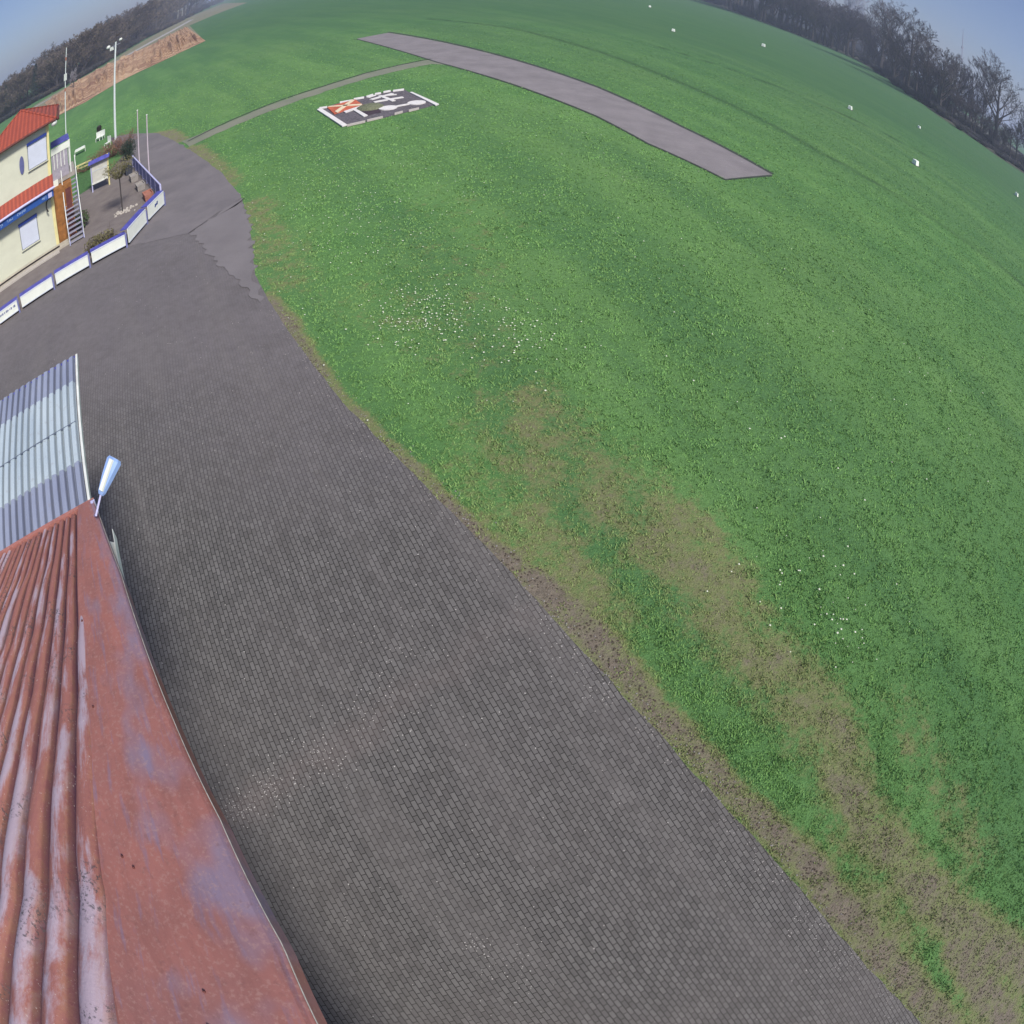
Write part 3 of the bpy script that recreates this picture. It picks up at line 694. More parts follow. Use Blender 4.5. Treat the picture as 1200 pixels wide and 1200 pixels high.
# hip roof
def roof():
    e = [C(-.45, .35, 6.98), C(3.8, .35, 6.98), C(3.8, -7.5, 6.98), C(-.65, -7.6, 6.98)]; apx = C(1.55, -3.6, 8.3)
    m = MB(); vs = e+[v-ZA*.12 for v in e]+[apx]
    m.add(vs, [(0, 1, 8), (1, 2, 8), (2, 3, 8), (3, 0, 8), (0, 4, 5, 1), (1, 5, 6, 2), (2, 6, 7, 3), (3, 7, 4, 0), (4, 7, 6, 5)])
    r = cpt(m, 'roof', MT['tiles'])
    m = MB()
    for a in e[:1]+e[3:]: m.tube(a, apx, .07, n=6)
    m.tube(e[1], apx, .07, n=6); o = m.build('ridge_tiles', MT['tiles']); o.parent = r
    m = MB(); m.tube(C(-.45, .40, 6.9), C(3.8, .40, 6.9), .06); m.tube(C(-.55, .4, 6.9), C(-.7, -7.6, 6.9), .06); o = m.build('gutter', MT['redbrown']); o.parent = r
roof()
# lean-to tile strip between the storeys
m = MB(); a0, a1 = -.12, 7.1
vs = [C(a0, 0, 4.02), C(a1, 0, 4.02), C(a1, .62, 3.45), C(a0, .62, 3.45), C(a0, 0, 3.3), C(a1, 0, 3.3), C(a1, .62, 3.38), C(a0, .62, 3.38)]
m.add(vs, [(0, 1, 2, 3), (4, 7, 6, 5), (3, 2, 6, 7), (0, 3, 7, 4), (1, 5, 6, 2)]); cpt(m, 'tile_strip', MT['tiles'])
m = MB(); m.tube(C(a0-.05, .68, 3.40), C(a1, .68, 3.40), .07); cpt(m, 'strip_gutter', MT['palelilac'])
band = cpt(cbox(-.08, 7.0, .50, .60, 2.93, 3.30), 'name_band', MT['fascia'])
m = MB(); x = .0
random.seed(11)
for grp, cnt in ((.32, 3), (.62, 0), (1.45, 6), (2.18, 4), (2.75, 3), (3.3, 6), (4.3, 5)):
    for k in range(cnt):
        s = grp+k*.085
        m.box(C(s, .606, 3.12), (.009, .006, random.choice((.06, .09, .06))), BAX)
        if random.random() < .7: m.box(C(s+.03, .606, 3.12+random.choice((.05, -.04, 0))), (.025, .006, .011), BAX)
        if random.random() < .4: m.box(C(s+.055, .606, 3.11), (.008, .006, .05), BAX)
o = m.build('lettering', MT['letter']); o.parent = band
m = MB(); m.box(C(.10, .63, 3.1), (.10, .035, .12), BAX); o = m.build('spot_lamp', MT['palelilac']); o.parent = band
def window(s0, s1, z0, z1):
    w = cpt(cbox(s0, s1, -.02, .05, z0, z1), 'window', MT['frame'])
    o = cbox(s0+.03, s1-.03, .045, .065, z0+.03, z1-.1).build('shutter', MT['shutter']); o.parent = w
    m = MB()
    for k in range(12):
        z = z0+.06+k*(z1-z0-.2)/12; cbox(s0+.04, s1-.04, .0655, .069, z, z+.012, m)
    o = m.build('shutter_slats', MT['palelilac']); o.parent = o.parent or w; o.parent = w
    o = cbox(s0-.02, s1+.02, .02, .14, z1-.11, z1+.04).build('shutter_box', MT['bluedark']); o.parent = w
    o = cbox(s0-.03, s1+.03, .02, .12, z0-.05, z0-.003).build('sill', MT['cream']); o.parent = w
window(.07, 1.10, 4.92, 6.40); window(.93, 1.95, 1.0, 2.42)
m = MB(); n = 24
vs = [C(1.44+.13*math.cos(t*2*math.pi/n), .004, 5.45+.50*math.sin(t*2*math.pi/n)) for t in range(n)]+[C(1.44+.13*math.cos(t*2*math.pi/n), .05, 5.45+.50*math.sin(t*2*math.pi/n)) for t in range(n)]
m.add(vs, [tuple(range(n)), tuple(range(n, 2*n))[::-1]]+[(i, (i+1) % n, n+(i+1) % n, n+i) for i in range(n)]); cpt(m, 'oval_plaque', MT['blueoval'])
# hook shaped wrought iron bracket below the band
m = MB(); pts = [C(.17+.17*math.cos(t)*.9, .30, 2.50+.33*math.sin(t)) for t in np.linspace(R(125-35), R(-60)-0*math.pi, 14)]
pts = [C(.20+.16*math.cos(t), .25, 2.50+.35*math.sin(t)) for t in np.linspace(R(120), R(-60), 14)]
m.path(pts, .035); m.tube(pts[0], C(.12, .0, 2.95), .03); cpt(m, 'iron_hook', MT['black'], smooth=True)
# eave lamp at the corner
m = MB(); m.ball(C(-.35, .25, 6.72), .16, n=12, m=8); cpt(m, 'eave_lamp', MT['white'], smooth=True)
m = MB(); m.tube(C(-.38, .2, 6.95), C(-.42, .22, 6.80), .05); m.box(C(-.52, .1, 6.85), (.10, .12, .07), BAX); cpt(m, 'lamp_mount', MT['black'])
# balcony block, orange cladding, stair
cpt(cbox(-1.05, -.065, -4, -.35, 0, 2.95), 'orange_cladding', MT['orange'])
m = cbox(-1.0, -.70, -.345, -.30, 0.05, 2.7); cpt(m, 'side_door', MT['redbrown'])
bal = cpt(cbox(-1.35, -.065, -4, -1.2, 3.0, 3.25), 'balcony_slab', MT['concrete'])
o = cbox(-1.0, -.10, -1.24, -1.18, 3.252, 4.75).build('parapet_panel', simple('grey lilac panel', (.30, .28, .33), .7)); o.parent = bal
m = cbox(-1.12, -.10, -1.26, -1.14, 4.75, 5.12); o = m.build('top_board', MT['boardwhite']); o.parent = bal
for s in (-.25, -.42, -.62, -.8): o = MB().box(C(s, -1.15, 4.3), (.022, .02, .42), BAX).build('white_lath', MT['white']); o.parent = bal
o = cbox(-1.12, -.10, -3.4, -1.3, 5.16, 5.24).build('canopy_cover', MT['blueviolet']); o.parent = bal
for s, n_ in ((-1.12, -1.3), (-1.12, -3.3)): o = MB().box(C(s, n_, 4.2), (.03, .03, .95), BAX).build('canopy_post', MT['white']); o.parent = bal
o = cbox(-.38, -.12, -1.18, -1.12, 2.9, 3.3).build('white_box', MT['boardwhite']); o.parent = bal
def stair():
    st = empty('outside_stair', C(-.95, 1.1, 0), 0, 'steep outside stair with pale treads and blue white railing at the club house corner', 'stairs')
    inv = Matrix.Translation(-Vector(st.location)); n = 15
    def sp(mb, name, mat, **k):
        o = mb.build(name, mat, **k); o.parent = st; o.matrix_parent_inverse = inv; return o
    N0, N1, Z1 = .9, -1.5, 3.1
    for k in range(n):
        t = (k+.5)/n; m = cbox(-1.32, -.62, N0+(N1-N0)*t-.11, N0+(N1-N0)*t+.11, Z1*t-.02, Z1*t+.02); sp(m, 'tread', MT['steel'])
    m = MB()
    for s in (-1.34, -.60): m.bar(C(s, N0+.1, -.0), C(s, N1, Z1), .04, .16)
    sp(m, 'stringers', MT['steelblue'])
    m = MB()
    for s in (-1.36, -.58):
        m.tube(C(s, N0, .95), C(s, N1, Z1+.95), .022); m.tube(C(s, N0, .5), C(s, N1, Z1+.5), .014)
        for k in range(7):
            t = k/6; a = N0+(N1-N0)*t; m.tube(C(s, a, Z1*t), C(s, a, Z1*t+.95), .018)
    sp(m, 'railing', MT['white'])
    m = MB(); pts = [C(-1.5+.15*math.sin(t*2.5), .9-.9*t, .95-.0+1.0*t*t) for t in np.linspace(0, 1, 8)]; m.path(pts, .025); sp(m, 'curved_handrail', MT['black'])
stair()
# terrace kerb in front of the facade
ter = empty('terrace_kerb', C(2, .6, 0), 0, 'pale slab kerb with dark rail line below the club house wall', 'kerb')
o = cbox(-1.3, 7, .06, .62, 0, .16).build('slab', MT['plinth']); o.parent = ter; o.matrix_parent_inverse = Matrix.Translation(-Vector(ter.location))
m = cbox(-.05, 7, .55, .60, .16, .24); o = m.build('rail', MT['black']); o.parent = ter; o.matrix_parent_inverse = Matrix.Translation(-Vector(ter.location))
o = cbox(0, 7, .63, 1.0, 0, .09).build('lower_slab', MT['stone']); o.parent = ter; o.matrix_parent_inverse = Matrix.Translation(-Vector(ter.location))

# ------------------------------------------------------------------ advertising boards round the yard
bpx = [((-48, 418), (-2, 384)), ((0, 383), (23.5, 366)), ((26, 364), (64, 339)), ((66, 337), (106, 313.5)), ((108, 312), (149, 290)), ((151, 288.5), (172.5, 263)), ((174, 261), (193, 241))]
blab = ['white advertising board at the far left cut by the picture edge', 'white advertising board with a line of blue writing at the left picture edge', 'plain white advertising board below the lower shuttered window', 'plain white advertising board below the terrace corner of the club house', 'long plain white advertising board below the green shrubs', 'plain white advertising board next to the corner board with blue emblem', 'white corner advertising board with a small blue emblem nearest the bent driveway']
for k, (((x0, y0), (x1, y1)), lab) in enumerate(zip(bpx, blab)):
    a = G(x0, y0); b = G(x1, y1); d = (b-a).normalized(); nrm = Vector((d.y, -d.x, 0)); mid = (a+b)/2
    if nrm.dot(-mid) < 0: nrm = -nrm
    L = (b-a).length/2; hh = .50 if k < 5 else .66
    r = empty('advertising_board', mid, 0, lab, 'advertising board', 'white boards along the yard edge')
    inv = Matrix.Translation(-mid); ax = (d, nrm, ZA)
    def P_(mb, name, mat, par=r, **kw):
        o = mb.build(name, mat, **kw); o.parent = par; 
        if par is r: o.matrix_parent_inverse = inv
        return o
    pan = P_(MB().box(mid+ZA*(.13+hh/2), (L-.04, .02, hh/2), ax), 'panel', MT['boardwhite'], bevel=.006)
    P_(MB().box(mid-nrm*.17+ZA*(.13+hh+.012), (L-.01, .16, .02), ax), 'top_cover', MT['blueviolet'])
    for zz in (.15, .11+hh): P_(MB().box(mid+nrm*.024+ZA*zz, (L-.05, .008, .02), ax), 'frame_rail', MT['shutter'])
    m = MB()
    m.box(b-d*.0+nrm*.02+ZA*.33, (.035, .03, .34), ax); P_(m, 'post', MT['steelblue'] if k else MT['steel'])
    m = MB(); m.box(mid-nrm*.2+ZA*.07, (L-.04, .10, .07), ax); P_(m, 'shadow_strip', MT['black'])  # black box added for the shadow beneath the raised board
    if k == 1:
        m = MB(); s = -L+.1
        while s < L-.15:
            wl = random.uniform(.02, .05); m.box(mid+d*s+nrm*.024+ZA*(.13+hh*.62), (wl/2, .004, random.choice((.035, .05))), ax); s += wl+random.choice((.02, .02, .05))
        P_(m, 'lettering', MT['bluedark'], pan)
    if k == 6:
        m = MB(); c = mid+nrm*.024+ZA*(.13+hh*.55)
        m.box(c, (.13, .004, .05), ax); m.box(c+d*.1+ZA*.07, (.05, .004, .035), ax); m.box(c-d*.1-ZA*.06, (.05, .004, .03), ax); P_(m, 'emblem', MT['bluedark'], pan)

# ------------------------------------------------------------------ yard things
def pole(name, bx, by, h, r0, r1, mat, label, cat, extra=None, group=None):
    p = G(bx, by); r = empty(name, p, 0, label, cat, group); inv = Matrix.Translation(-p)
    m = MB(); m.tube(p, p+ZA*h, r0, r1, 10); o = m.build('mast_tube', mat, smooth=False); o.parent = r; o.matrix_parent_inverse = inv
    m = MB(); m.tube(p, p+ZA*.12, r0*2.4, r0*2, 10); o = m.build('base_plate', MT['concrete']); o.parent = r; o.matrix_parent_inverse = inv
    if extra: extra(r, p, h, inv)
    return r
def wind(r, p, h, inv):
    m = MB(); m.tube(p+ZA*(h-.35)-right*.7, p+ZA*(h-.35)+right*.45, .035); o = m.build('cross_arm', MT['steel']); o.parent = r; o.matrix_parent_inverse = inv
    for m in (MB().ball(p+ZA*(h-.2)-right*.7, .17), MB().ball(p+ZA*(h+.02)+right*.45, .14), MB().box(p+ZA*(h-.5)-right*.35, (.12, .1, .18))): o = m.build('wind_sensor', MT['white']); o.parent = r; o.matrix_parent_inverse = inv
    m = MB(); m.tube(p+ZA*h, p+ZA*(h+1.1), .02); m.box(p+ZA*(h+.6)+right*.18, (.18, .01, .07)); o = m.build('wind_vane', MT['bark']); o.parent = r; o.matrix_parent_inverse = inv
pole('weather_mast', 135.5, 165, 9.4, .10, .06, MT['pole'], 'tall white weather mast with sensors on top standing behind the yard', 'mast', wind)
def redw(r, p, h, inv):
    for z in (.5, .85): o = MB().tube(p+ZA*h*z, p+ZA*(h*z+.45), .075).build('red_band', MT['brownred']); o.parent = r; o.matrix_parent_inverse = inv
    m = MB(); m.box(p+ZA*h*.66, (.12, .12, .45)); o = m.build('equipment_box', MT['white']); o.parent = r; o.matrix_parent_inverse = inv
pole('radio_mast', 77.5, 160, 11.6, .06, .04, MT['pole'], 'thin white radio mast with red bands behind the club house balcony', 'mast', redw)
def fin(r, p, h, inv):
    m = MB(); m.ball(p+ZA*h, .05); o = m.build('finial', MT['white']); o.parent = r; o.matrix_parent_inverse = inv
pole('flagpole', 163.4, 191, 3.75, .04, .03, MT['polepink'], 'bare pale flagpole on the left of the pair beside the driveway', 'flagpole', fin, 'pair of bare flagpoles')
pole('flagpole', 175.2, 207, 3.9, .04, .03, MT['polepink'], 'bare pale flagpole on the right of the pair beside the driveway', 'flagpole', fin, 'pair of bare flagpoles')

def board():
    a = G(109, 225.5); b = G(128.5, 216.5); d = (b-a).normalized(); nrm = Vector((d.y, -d.x, 0)); mid = (a+b)/2
    if nrm.dot(-mid) < 0: nrm = -nrm
    L = (b-a).length/2; r = empty('notice_board', mid, 0, 'white notice board on two posts with a small blue roof in the club yard', 'notice board'); inv = Matrix.Translation(-mid); ax = (d, nrm, ZA)
    def P_(mb, name, mat): o = mb.build(name, mat); o.parent = r; o.matrix_parent_inverse = inv; return o
    P_(MB().box(mid+ZA*1.25, (L-.05, .04, .68), ax), 'panel', simple('off white board', (.50, .50, .45), .6, .12, 3))
    m = MB(); m.box(a+ZA*1.0, (.035, .035, 1.0), ax); P_(m, 'post', MT['palelilac']); m = MB(); m.box(b+ZA*1.05, (.04, .04, 1.08), ax); P_(m, 'post', MT['yellow'])
    P_(MB().box(mid+ZA*.55+nrm*.02, (L, .06, .05), ax), 'ledge', MT['white']); P_(MB().box(mid+ZA*1.35+nrm*.05, (L-.06, .01, .015), ax), 'divider', MT['shutter'])
    m = MB(); c = mid+ZA*1.98; vs = [c+d*i*(L+.12)+nrm*j*.28+ZA*(-.06) for i in (-1, 1) for j in (-1, 1)]+[c+d*i*(L+.12)+ZA*.14 for i in (-1, 1)]
    m.add(vs, [(0, 4, 5, 2), (1, 3, 5, 4), (0, 2, 3, 1), (0, 1, 4), (2, 5, 3)]); P_(m, 'roof', MT['blueviolet'])
board()

def leafball(mb, c, r, n, size, sq=(1, 1, 1)):
    for _ in range(n):
        v = Vector((random.gauss(0, 1), random.gauss(0, 1), random.gauss(0, 1))).normalized()*r*random.random()**.4
        p = Vector(c)+Vector((v.x*sq[0], v.y*sq[1], v.z*sq[2])); a = Vector((random.gauss(0, 1), random.gauss(0, 1), random.gauss(0, 1))).normalized()*size*random.uniform(.6, 1.4)
        b = a.orthogonal().normalized()*size*.5
        mb.add([p-a, p+b, p+a, p-b], [(0, 1, 2, 3)])
def twigball(mb, base, h, spread, n, wd=.01):
    for _ in range(n):
        a = random.uniform(0, 6.28); t = random.random(); p0 = Vector(base)+Vector((math.cos(a), math.sin(a), 0))*spread*.25*random.random()
        p1 = p0+Vector((math.cos(a)*spread*random.uniform(.2, 1), math.sin(a)*spread*random.uniform(.2, 1), h*random.uniform(.5, 1)))
        mb.tube(p0, p1, wd, wd*.4, 3, caps=False)
        for k in range(3):
            q = p0.lerp(p1, random.uniform(.4, .95)); mb.tube(q, q+Vector((random.gauss(0, 1), random.gauss(0, 1), random.uniform(.2, 1.2))).normalized()*h*.28, wd*.6, wd*.25, 3, caps=False)
def yard_tree():
    p = G(143.8, 248.5); r = empty('standard_tree', p, 0, 'small standard tree with thin stem and olive crown in the middle of the yard', 'tree'); inv = Matrix.Translation(-p)
    m = MB(); m.tube(p, p+ZA*2.05, .035, .028, 6); o = m.build('trunk', MT['bark']); o.parent = r; o.matrix_parent_inverse = inv
    m = MB(); twigball(m, p+ZA*1.9, 1.0, .9, 60, .012); leafball(m, p+ZA*2.5, .8, 420, .045, (1.1, 1.1, .6)); o = m.build('crown', MT['leafolive']); o.parent = r; o.matrix_parent_inverse = inv
    m = MB()
    for _ in range(40): m.ball(p+Vector((random.gauss(.15, .25), random.gauss(0, .2), .03)), random.uniform(.04, .09), n=6, m=4)
    o = m.build('stone_ring', MT['stone']); tag(o, 'ring of pale stones around the foot of the small yard tree', 'stones')
yard_tree()
def shrub(x, y, h, sp, mat, label, leaves=0, lm=None, tw=60):
    p = G(x, y); r = empty('shrub', p, 0, label, 'shrub'); inv = Matrix.Translation(-p)
    m = MB(); twigball(m, p, h, sp, tw, .014); o = m.build('branches', mat); o.parent = r; o.matrix_parent_inverse = inv
    if leaves:
        m = MB(); leafball(m, p+ZA*h*.55, sp, leaves, .05, (1, 1, h/sp*.5)); o = m.build('foliage', lm); o.parent = r; o.matrix_parent_inverse = inv
shrub(146, 180, 1.7, 1.0, MT['twigred'], 'tall reddish bare shrub at the foot of the white weather mast', 350, MT['twigred'])
shrub(131, 184, 1.3, 1.2, MT['twigred'], 'reddish bare shrub just behind the right end of the notice board', 300, MT['twigred'])
shrub(117, 190, 1.0, 1.2, MT['twigred'], 'low reddish shrub just behind the left end of the notice board', 250, MT['leafolive'])
shrub(101, 200, .7, 1.2, MT['twigred'], 'lowest reddish shrub between balcony and notice board', 200, MT['leafgreen'])
shrub(97, 268, 1.0, .45, MT['twigbrown'], 'slim green shrub beside the foot of the stair', 500, MT['leafgreen'])
shrub(112, 296, .75, .55, MT['twigbrown'], 'olive shrub behind the long board, close to the stair', 400, MT['leafolive'])
shrub(124, 291, .8, .6, MT['twigbrown'], 'wider olive shrub behind the long board, away from the stair', 450, MT['leafolive'])
shrub(151, 187, 1.5, .6, MT['leafdark'], 'dark evergreen shrub at the top end of the lattice fence', 700, MT['leafdark'])
# green bed
sheet('green_bed', W2([(88, 232), (90, 206), (104, 200), (110, 218)]), .02, simple('bed grass', (.05, .12, .035), .95, .5, 8))
# lattice fence with tarpaulin planters, from (152,188) to (190,226)
def lattice():
    a = G(156, 196); b = G(189, 234); d = (b-a).normalized(); nrm = Vector((d.y, -d.x, 0)); L = (b-a).length
    r = empty('lattice_fence', a, 0, 'low blue grey lattice fence closing the right side of the yard', 'fence'); inv = Matrix.Translation(-a)
    def P_(mb, name, mat): o = mb.build(name, mat); o.parent = r; o.matrix_parent_inverse = inv; return o
    for k in range(8): m = MB(); p = a+d*L*k/7; m.box(p+ZA*.4, (.04, .04, .42), (d, nrm, ZA)); P_(m, 'post', MT['palelilac'])
    m = MB()
    for k in range(60):
        s = k*L/60
        m.bar(a+d*s+ZA*.1, a+d*min(L, s+.55)+ZA*.75, .03, .02, upv=nrm); m.bar(a+d*s+ZA*.75, a+d*min(L, s+.55)+ZA*.1, .03, .02, upv=nrm)
    P_(m, 'lattice_panel', MT['steelblue'])
    m = MB(); m.bar(a+ZA*.8, b+ZA*.8, .07, .05); P_(m, 'top_rail', MT['palelilac'])
    c = a+d*L*.45-nrm*.0
    for t, hh, mat, lab, nm in ((.12, .55, 'tarp', 'dark covered crate at the upper end of the lattice fence', 'covered_crate'), (.36, .42, 'concrete', 'pale stone planter beside the lattice fence', 'stone_planter'), (.62, .36, 'concrete', 'grey stone planter in the middle of the lattice fence row', 'stone_planter'), (.88, .38, 'brownred', 'terracotta planter nearest the corner board', 'terracotta_planter')):
        side = -nrm if (-nrm).dot(BUv) > nrm.dot(BUv) else nrm
        p = a+d*L*t+side*.45; m = MB(); hx, hy = .42, .22
        base = [p+d*i*hx*.85+nrm*j*hy*.85 for i, j in ((-1, -1), (1, -1), (1, 1), (-1, 1))]; top = [p+d*i*hx+nrm*j*hy+ZA*hh for i, j in ((-1, -1), (1, -1), (1, 1), (-1, 1))]
        inn = [p+d*i*hx*.86+nrm*j*hy*.8+ZA*hh for i, j in ((-1, -1), (1, -1), (1, 1), (-1, 1))]; low = [v-ZA*.08 for v in inn]
        m.add(base+top+inn+low, [(3, 2, 1, 0)]+[(i, (i+1) % 4, 4+(i+1) % 4, 4+i) for i in range(4)]+[(4+i, 4+(i+1) % 4, 8+(i+1) % 4, 8+i) for i in range(4)]+[(8+i, 8+(i+1) % 4, 12+(i+1) % 4, 12+i) for i in range(4)]+[(12, 13, 14, 15)])
        o = m.build(nm, MT[mat], origin=p); tag(o, lab, 'crate' if nm == 'covered_crate' else 'planter')
lattice()
# white seats and table behind the yard
def chair(x, y, lab, rz):
    p = G(x, y); r = empty('garden_chair', p, rz, lab, 'chair', 'white garden chairs behind the yard')
    r.scale = (.8, .8, .8); m = MB(); m.box((0, 0, .45), (.22, .24, .03)); o = m.build('seat', MT['white']); o.parent = r
    m = MB(); m.box((0, .25, .78), (.26, .03, .32)); o = m.build('backrest', MT['white']); o.parent = r
    for i in (-1, 1):
        for j in (-1, 1): m = MB(); m.tube((i*.22, j*.22, 0), (i*.22, j*.22, .45), .025); o = m.build('leg', MT['white']); o.parent = r
chair(115.2, 165.5, 'leftmost of three white garden chairs behind the reddish shrubs', .4)
chair(119.6, 163.5, 'middle one of three white garden chairs behind the reddish shrubs', .1)
chair(126, 172, 'white garden chair nearest the weather mast, right of the other two', -.3)
def bench():
    p = G(94, 180); r = empty('garden_table', p, .7, 'white garden table on the grass right of the balcony', 'table')
    r.scale = (.7, .7, .7); m = MB(); m.box((0, 0, .66), (.6, .38, .12)); o = m.build('tabletop', MT['boardwhite']); o.parent = r
    for i in (-1, 1):
        for j in (-1, 1): m = MB(); m.tube((i*.65, j*.3, 0), (i*.65, j*.3, .7), .03); o = m.build('leg', MT['white']); o.parent = r
bench()
pb = G(116.5, 160); m = MB(); m.tube((0, 0, 0), (0, 0, 1.0), .2, .24, 12); m.ball((0, 0, 1.05), .2, (1, 1, .6)); o = m.build('black_bin', MT['black'], origin=(0, 0, 0)); o.location = pb; tag(o, 'small black bin behind the white garden chairs', 'bin')
# two pale benches in the yard behind the stair
m = MB(); a = G(90, 204); b = G(108, 196); m.bar(a+ZA*.35, b+ZA*.35, .22, .05); m.bar(a+ZA*.6, b+ZA*.6, .05, .12)
for t in (.1, .9): m.bar(a.lerp(b, t), a.lerp(b, t)+ZA*.6, .08, .08, upv=Vector((1, 0, 0)))
o = m.build('bench', MT['yellow'], origin=tuple(a)); tag(o, 'long pale wooden bench beside the green bed behind the stair', 'bench')

# ------------------------------------------------------------------ signal square
def z4(L): return [(360+x/7.06, 90+y/7.06) for x, y in L]
def slab(name, px, z0, z1, mat, label=None, cat=None, parent=None):
    P = [G(*p) for p in px]; m = MB(); m.prism(P, z0, z1)
    c = sum(P, Vector())/len(P); o = m.build(name, mat, origin=(c.x, c.y, 0))
    if parent:
        o.location = Vector((c.x, c.y, 0))-parent.location; o.parent = parent
    if label: tag(o, label, cat)
    me = o.data; me.validate(); 
    return o
cs = G(440, 128)
sig = empty('signal_square', cs, 0, 'dark gravel signal square with broken white border set into the lawn', 'signal area')
slab('gravel_bed', z4([(90, 272), (300, 408), (620, 345), (960, 262), (1060, 232), (850, 135), (800, 105), (470, 165)]), .0, .035, MT['signalground'], parent=sig)
slab('border_strip', z4([(80, 280), (112, 268), (330, 408), (290, 420)]), .03, .10, MT['markwhite'], parent=sig)
slab('border_strip', z4([(848, 138), (866, 134), (1090, 236), (1062, 246)]), .03, .10, MT['markwhite'], parent=sig)
for a, b in (((330, 412), (480, 378)), ((495, 372), (625, 342)), ((722, 316), (790, 298)), ((840, 290), (925, 270))):
    slab('border_strip', z4([(a[0], a[1]-9), (b[0], b[1]-9), (b[0], b[1]+6), (a[0], a[1]+6)]), .03, .08, MT['stone'], parent=sig)
for a, b in (((100, 268), (165, 258)), ((270, 220), (370, 203)), ((385, 192), (470, 178)), ((490, 172), (545, 155)), ((560, 150), (610, 142)), ((630, 134), (690, 124)), ((710, 124), (800, 112))):
    slab('border_strip', z4([(a[0], a[1]-6), (b[0], b[1]-6), (b[0], b[1]+5), (a[0], a[1]+5)]), .03, .09, MT['markwhite'], parent=sig)
rp = slab('red_panel', z4([(165, 262), (395, 196), (460, 242), (225, 318)]), .04, .09, MT['markred'], 'red square panel with pale cross at the left of the signal square', 'ground signal')
for L in ([(228, 300), (370, 200), (392, 206), (250, 312)], [(170, 262), (180, 256), (452, 238), (452, 250)]):
    P = [G(*p) for p in z4(L)]; m = MB(); m.prism(P, .095, .13); o = m.build('cross_bar', MT['markyellow']); o.parent = rp; o.matrix_parent_inverse = Matrix.Translation(-rp.location)
tt = empty('landing_t', G(*z4([(400, 285)])[0]), 0, 'white landing T lying right of the red panel', 'ground signal'); inv = Matrix.Translation(-tt.location)
for L in ([(300, 298), (445, 250), (458, 258), (318, 308)], [(378, 284), (408, 278), (500, 330), (468, 342)]):
    P = [G(*p) for p in z4(L)]; m = MB(); m.prism(P, .05 if L[0][0] == 300 else .052, .11 if L[0][0] == 300 else .105); o = m.build('bar', MT['markwhite']); o.parent = tt; o.matrix_parent_inverse = inv
def disc(px, r, r2=None): 
    c = G(*z4([px])[0]); return c
db = empty('dumbbell_signal', G(*z4([(780, 245)])[0]), 0, 'white dumbbell shaped signal along the near edge of the signal square', 'ground signal'); inv = Matrix.Translation(-db.location)
c1 = G(*z4([(668, 266)])[0]); c2 = G(*z4([(905, 222)])[0])
for c, r in ((c1, .47), (c2, .47)):
    m = MB(); m.tube(Vector((c.x, c.y, .04)), Vector((c.x, c.y, .10)), r, r, 20); o = m.build('disc', MT['markwhite']); o.parent = db; o.matrix_parent_inverse = inv
m = MB(); m.bar(Vector((c1.x, c1.y, .065)), Vector((c2.x, c2.y, .065)), .22, .05); o = m.build('bar', MT['markwhite']); o.parent = db; o.matrix_parent_inverse = inv
dc = empty('double_cross_signal', G(*z4([(660, 180)])[0]), 0, 'white double cross signal in the upper right of the signal square', 'ground signal'); inv = Matrix.Translation(-dc.location)
for k, (a, b, wd) in enumerate((((525, 196), (705, 146), .24), ((552, 217), (792, 176), .26), ((600, 165), (715, 208), .22), ((500, 180), (560, 160), .2), ((640, 165), (740, 155), .16))):
    p = G(*z4([a])[0]); q_ = G(*z4([b])[0]); m = MB(); z = .06+k*.004; m.bar(Vector((p.x, p.y, z)), Vector((q_.x, q_.y, z)), wd, .05); o = m.build('bar', MT['markwhite']); o.parent = dc; o.matrix_parent_inverse = inv
mo = G(*z4([(520, 262)])[0]); m = MB(); m.ball((0, 0, .0), .75, (1, 1, .42), 16, 8); o = m.build('grassy_mound', MT['mossmound'], smooth=True); o.location = (mo.x, mo.y, 0); tag(o, 'small grassy mound in the middle of the signal square', 'mound')
slab('dark_panel', z4([(440, 285), (600, 255), (610, 300), (500, 325)]), .037, .06, MT['signaldark'], 'dark square panel between landing T and dumbbell', 'ground signal')

# ------------------------------------------------------------------ field markers
def marker():
    r = empty('field_marker', (0, 0, 0)); r['category'] = 'field marker'
    m = MB(); a, b, h = .24, .22, .46
    m.add([(-a, -b, 0), (a, -b, 0), (a, b, 0), (-a, b, 0), (-a*.9, -b*.8, h), (a*.9, -b*.8, h), (a*.9, b*.8, h), (-a*.9, b*.8, h)], [(0, 1, 5, 4), (1, 2, 6, 5), (2, 3, 7, 6), (3, 0, 4, 7), (4, 5, 6, 7), (0, 3, 2, 1)])
    o = m.build('marker_body', simple('bright marker paint', (.78, .82, .74), .4, .03), bevel=.02); o.parent = r
    m = MB(); m.box((0, 0, .012), (.34, .34, .012)); o2 = m.build('base_plate', MT['black']); o2.parent = r
    return r, [o, o2]
mk, mkk = marker()
ml = [((1072.5, 193), 1.15, 'largest white field marker, nearest to the runway end'), ((1191, 229.5), 1.2, 'white field marker closest to the right picture edge'), ((1077, 150), .9, 'faint white field marker straight beyond the largest one'), ((996, 128), 1.05, 'white field marker left of and beyond the largest one'), ((894.5, 54.5), 1.5, 'white field marker just below the dense part of the tree line'), ((789, 36.8), 1.1, 'white field marker below the top edge, right one of two close together'), ((761.5, 8.5), 1.3, 'farthest white field marker at the top picture edge')]
for k, (p, s, lab) in enumerate(ml):
    loc = G(*p)
    if k == 0: mk.location = loc; mk.scale = (s, s, s); mk.rotation_euler.z = .5; mk['label'] = lab; mk['group'] = 'white field markers'
    else: copy_thing(mk, loc, .3+k*.2, s, lab, 'white field markers', mkk)

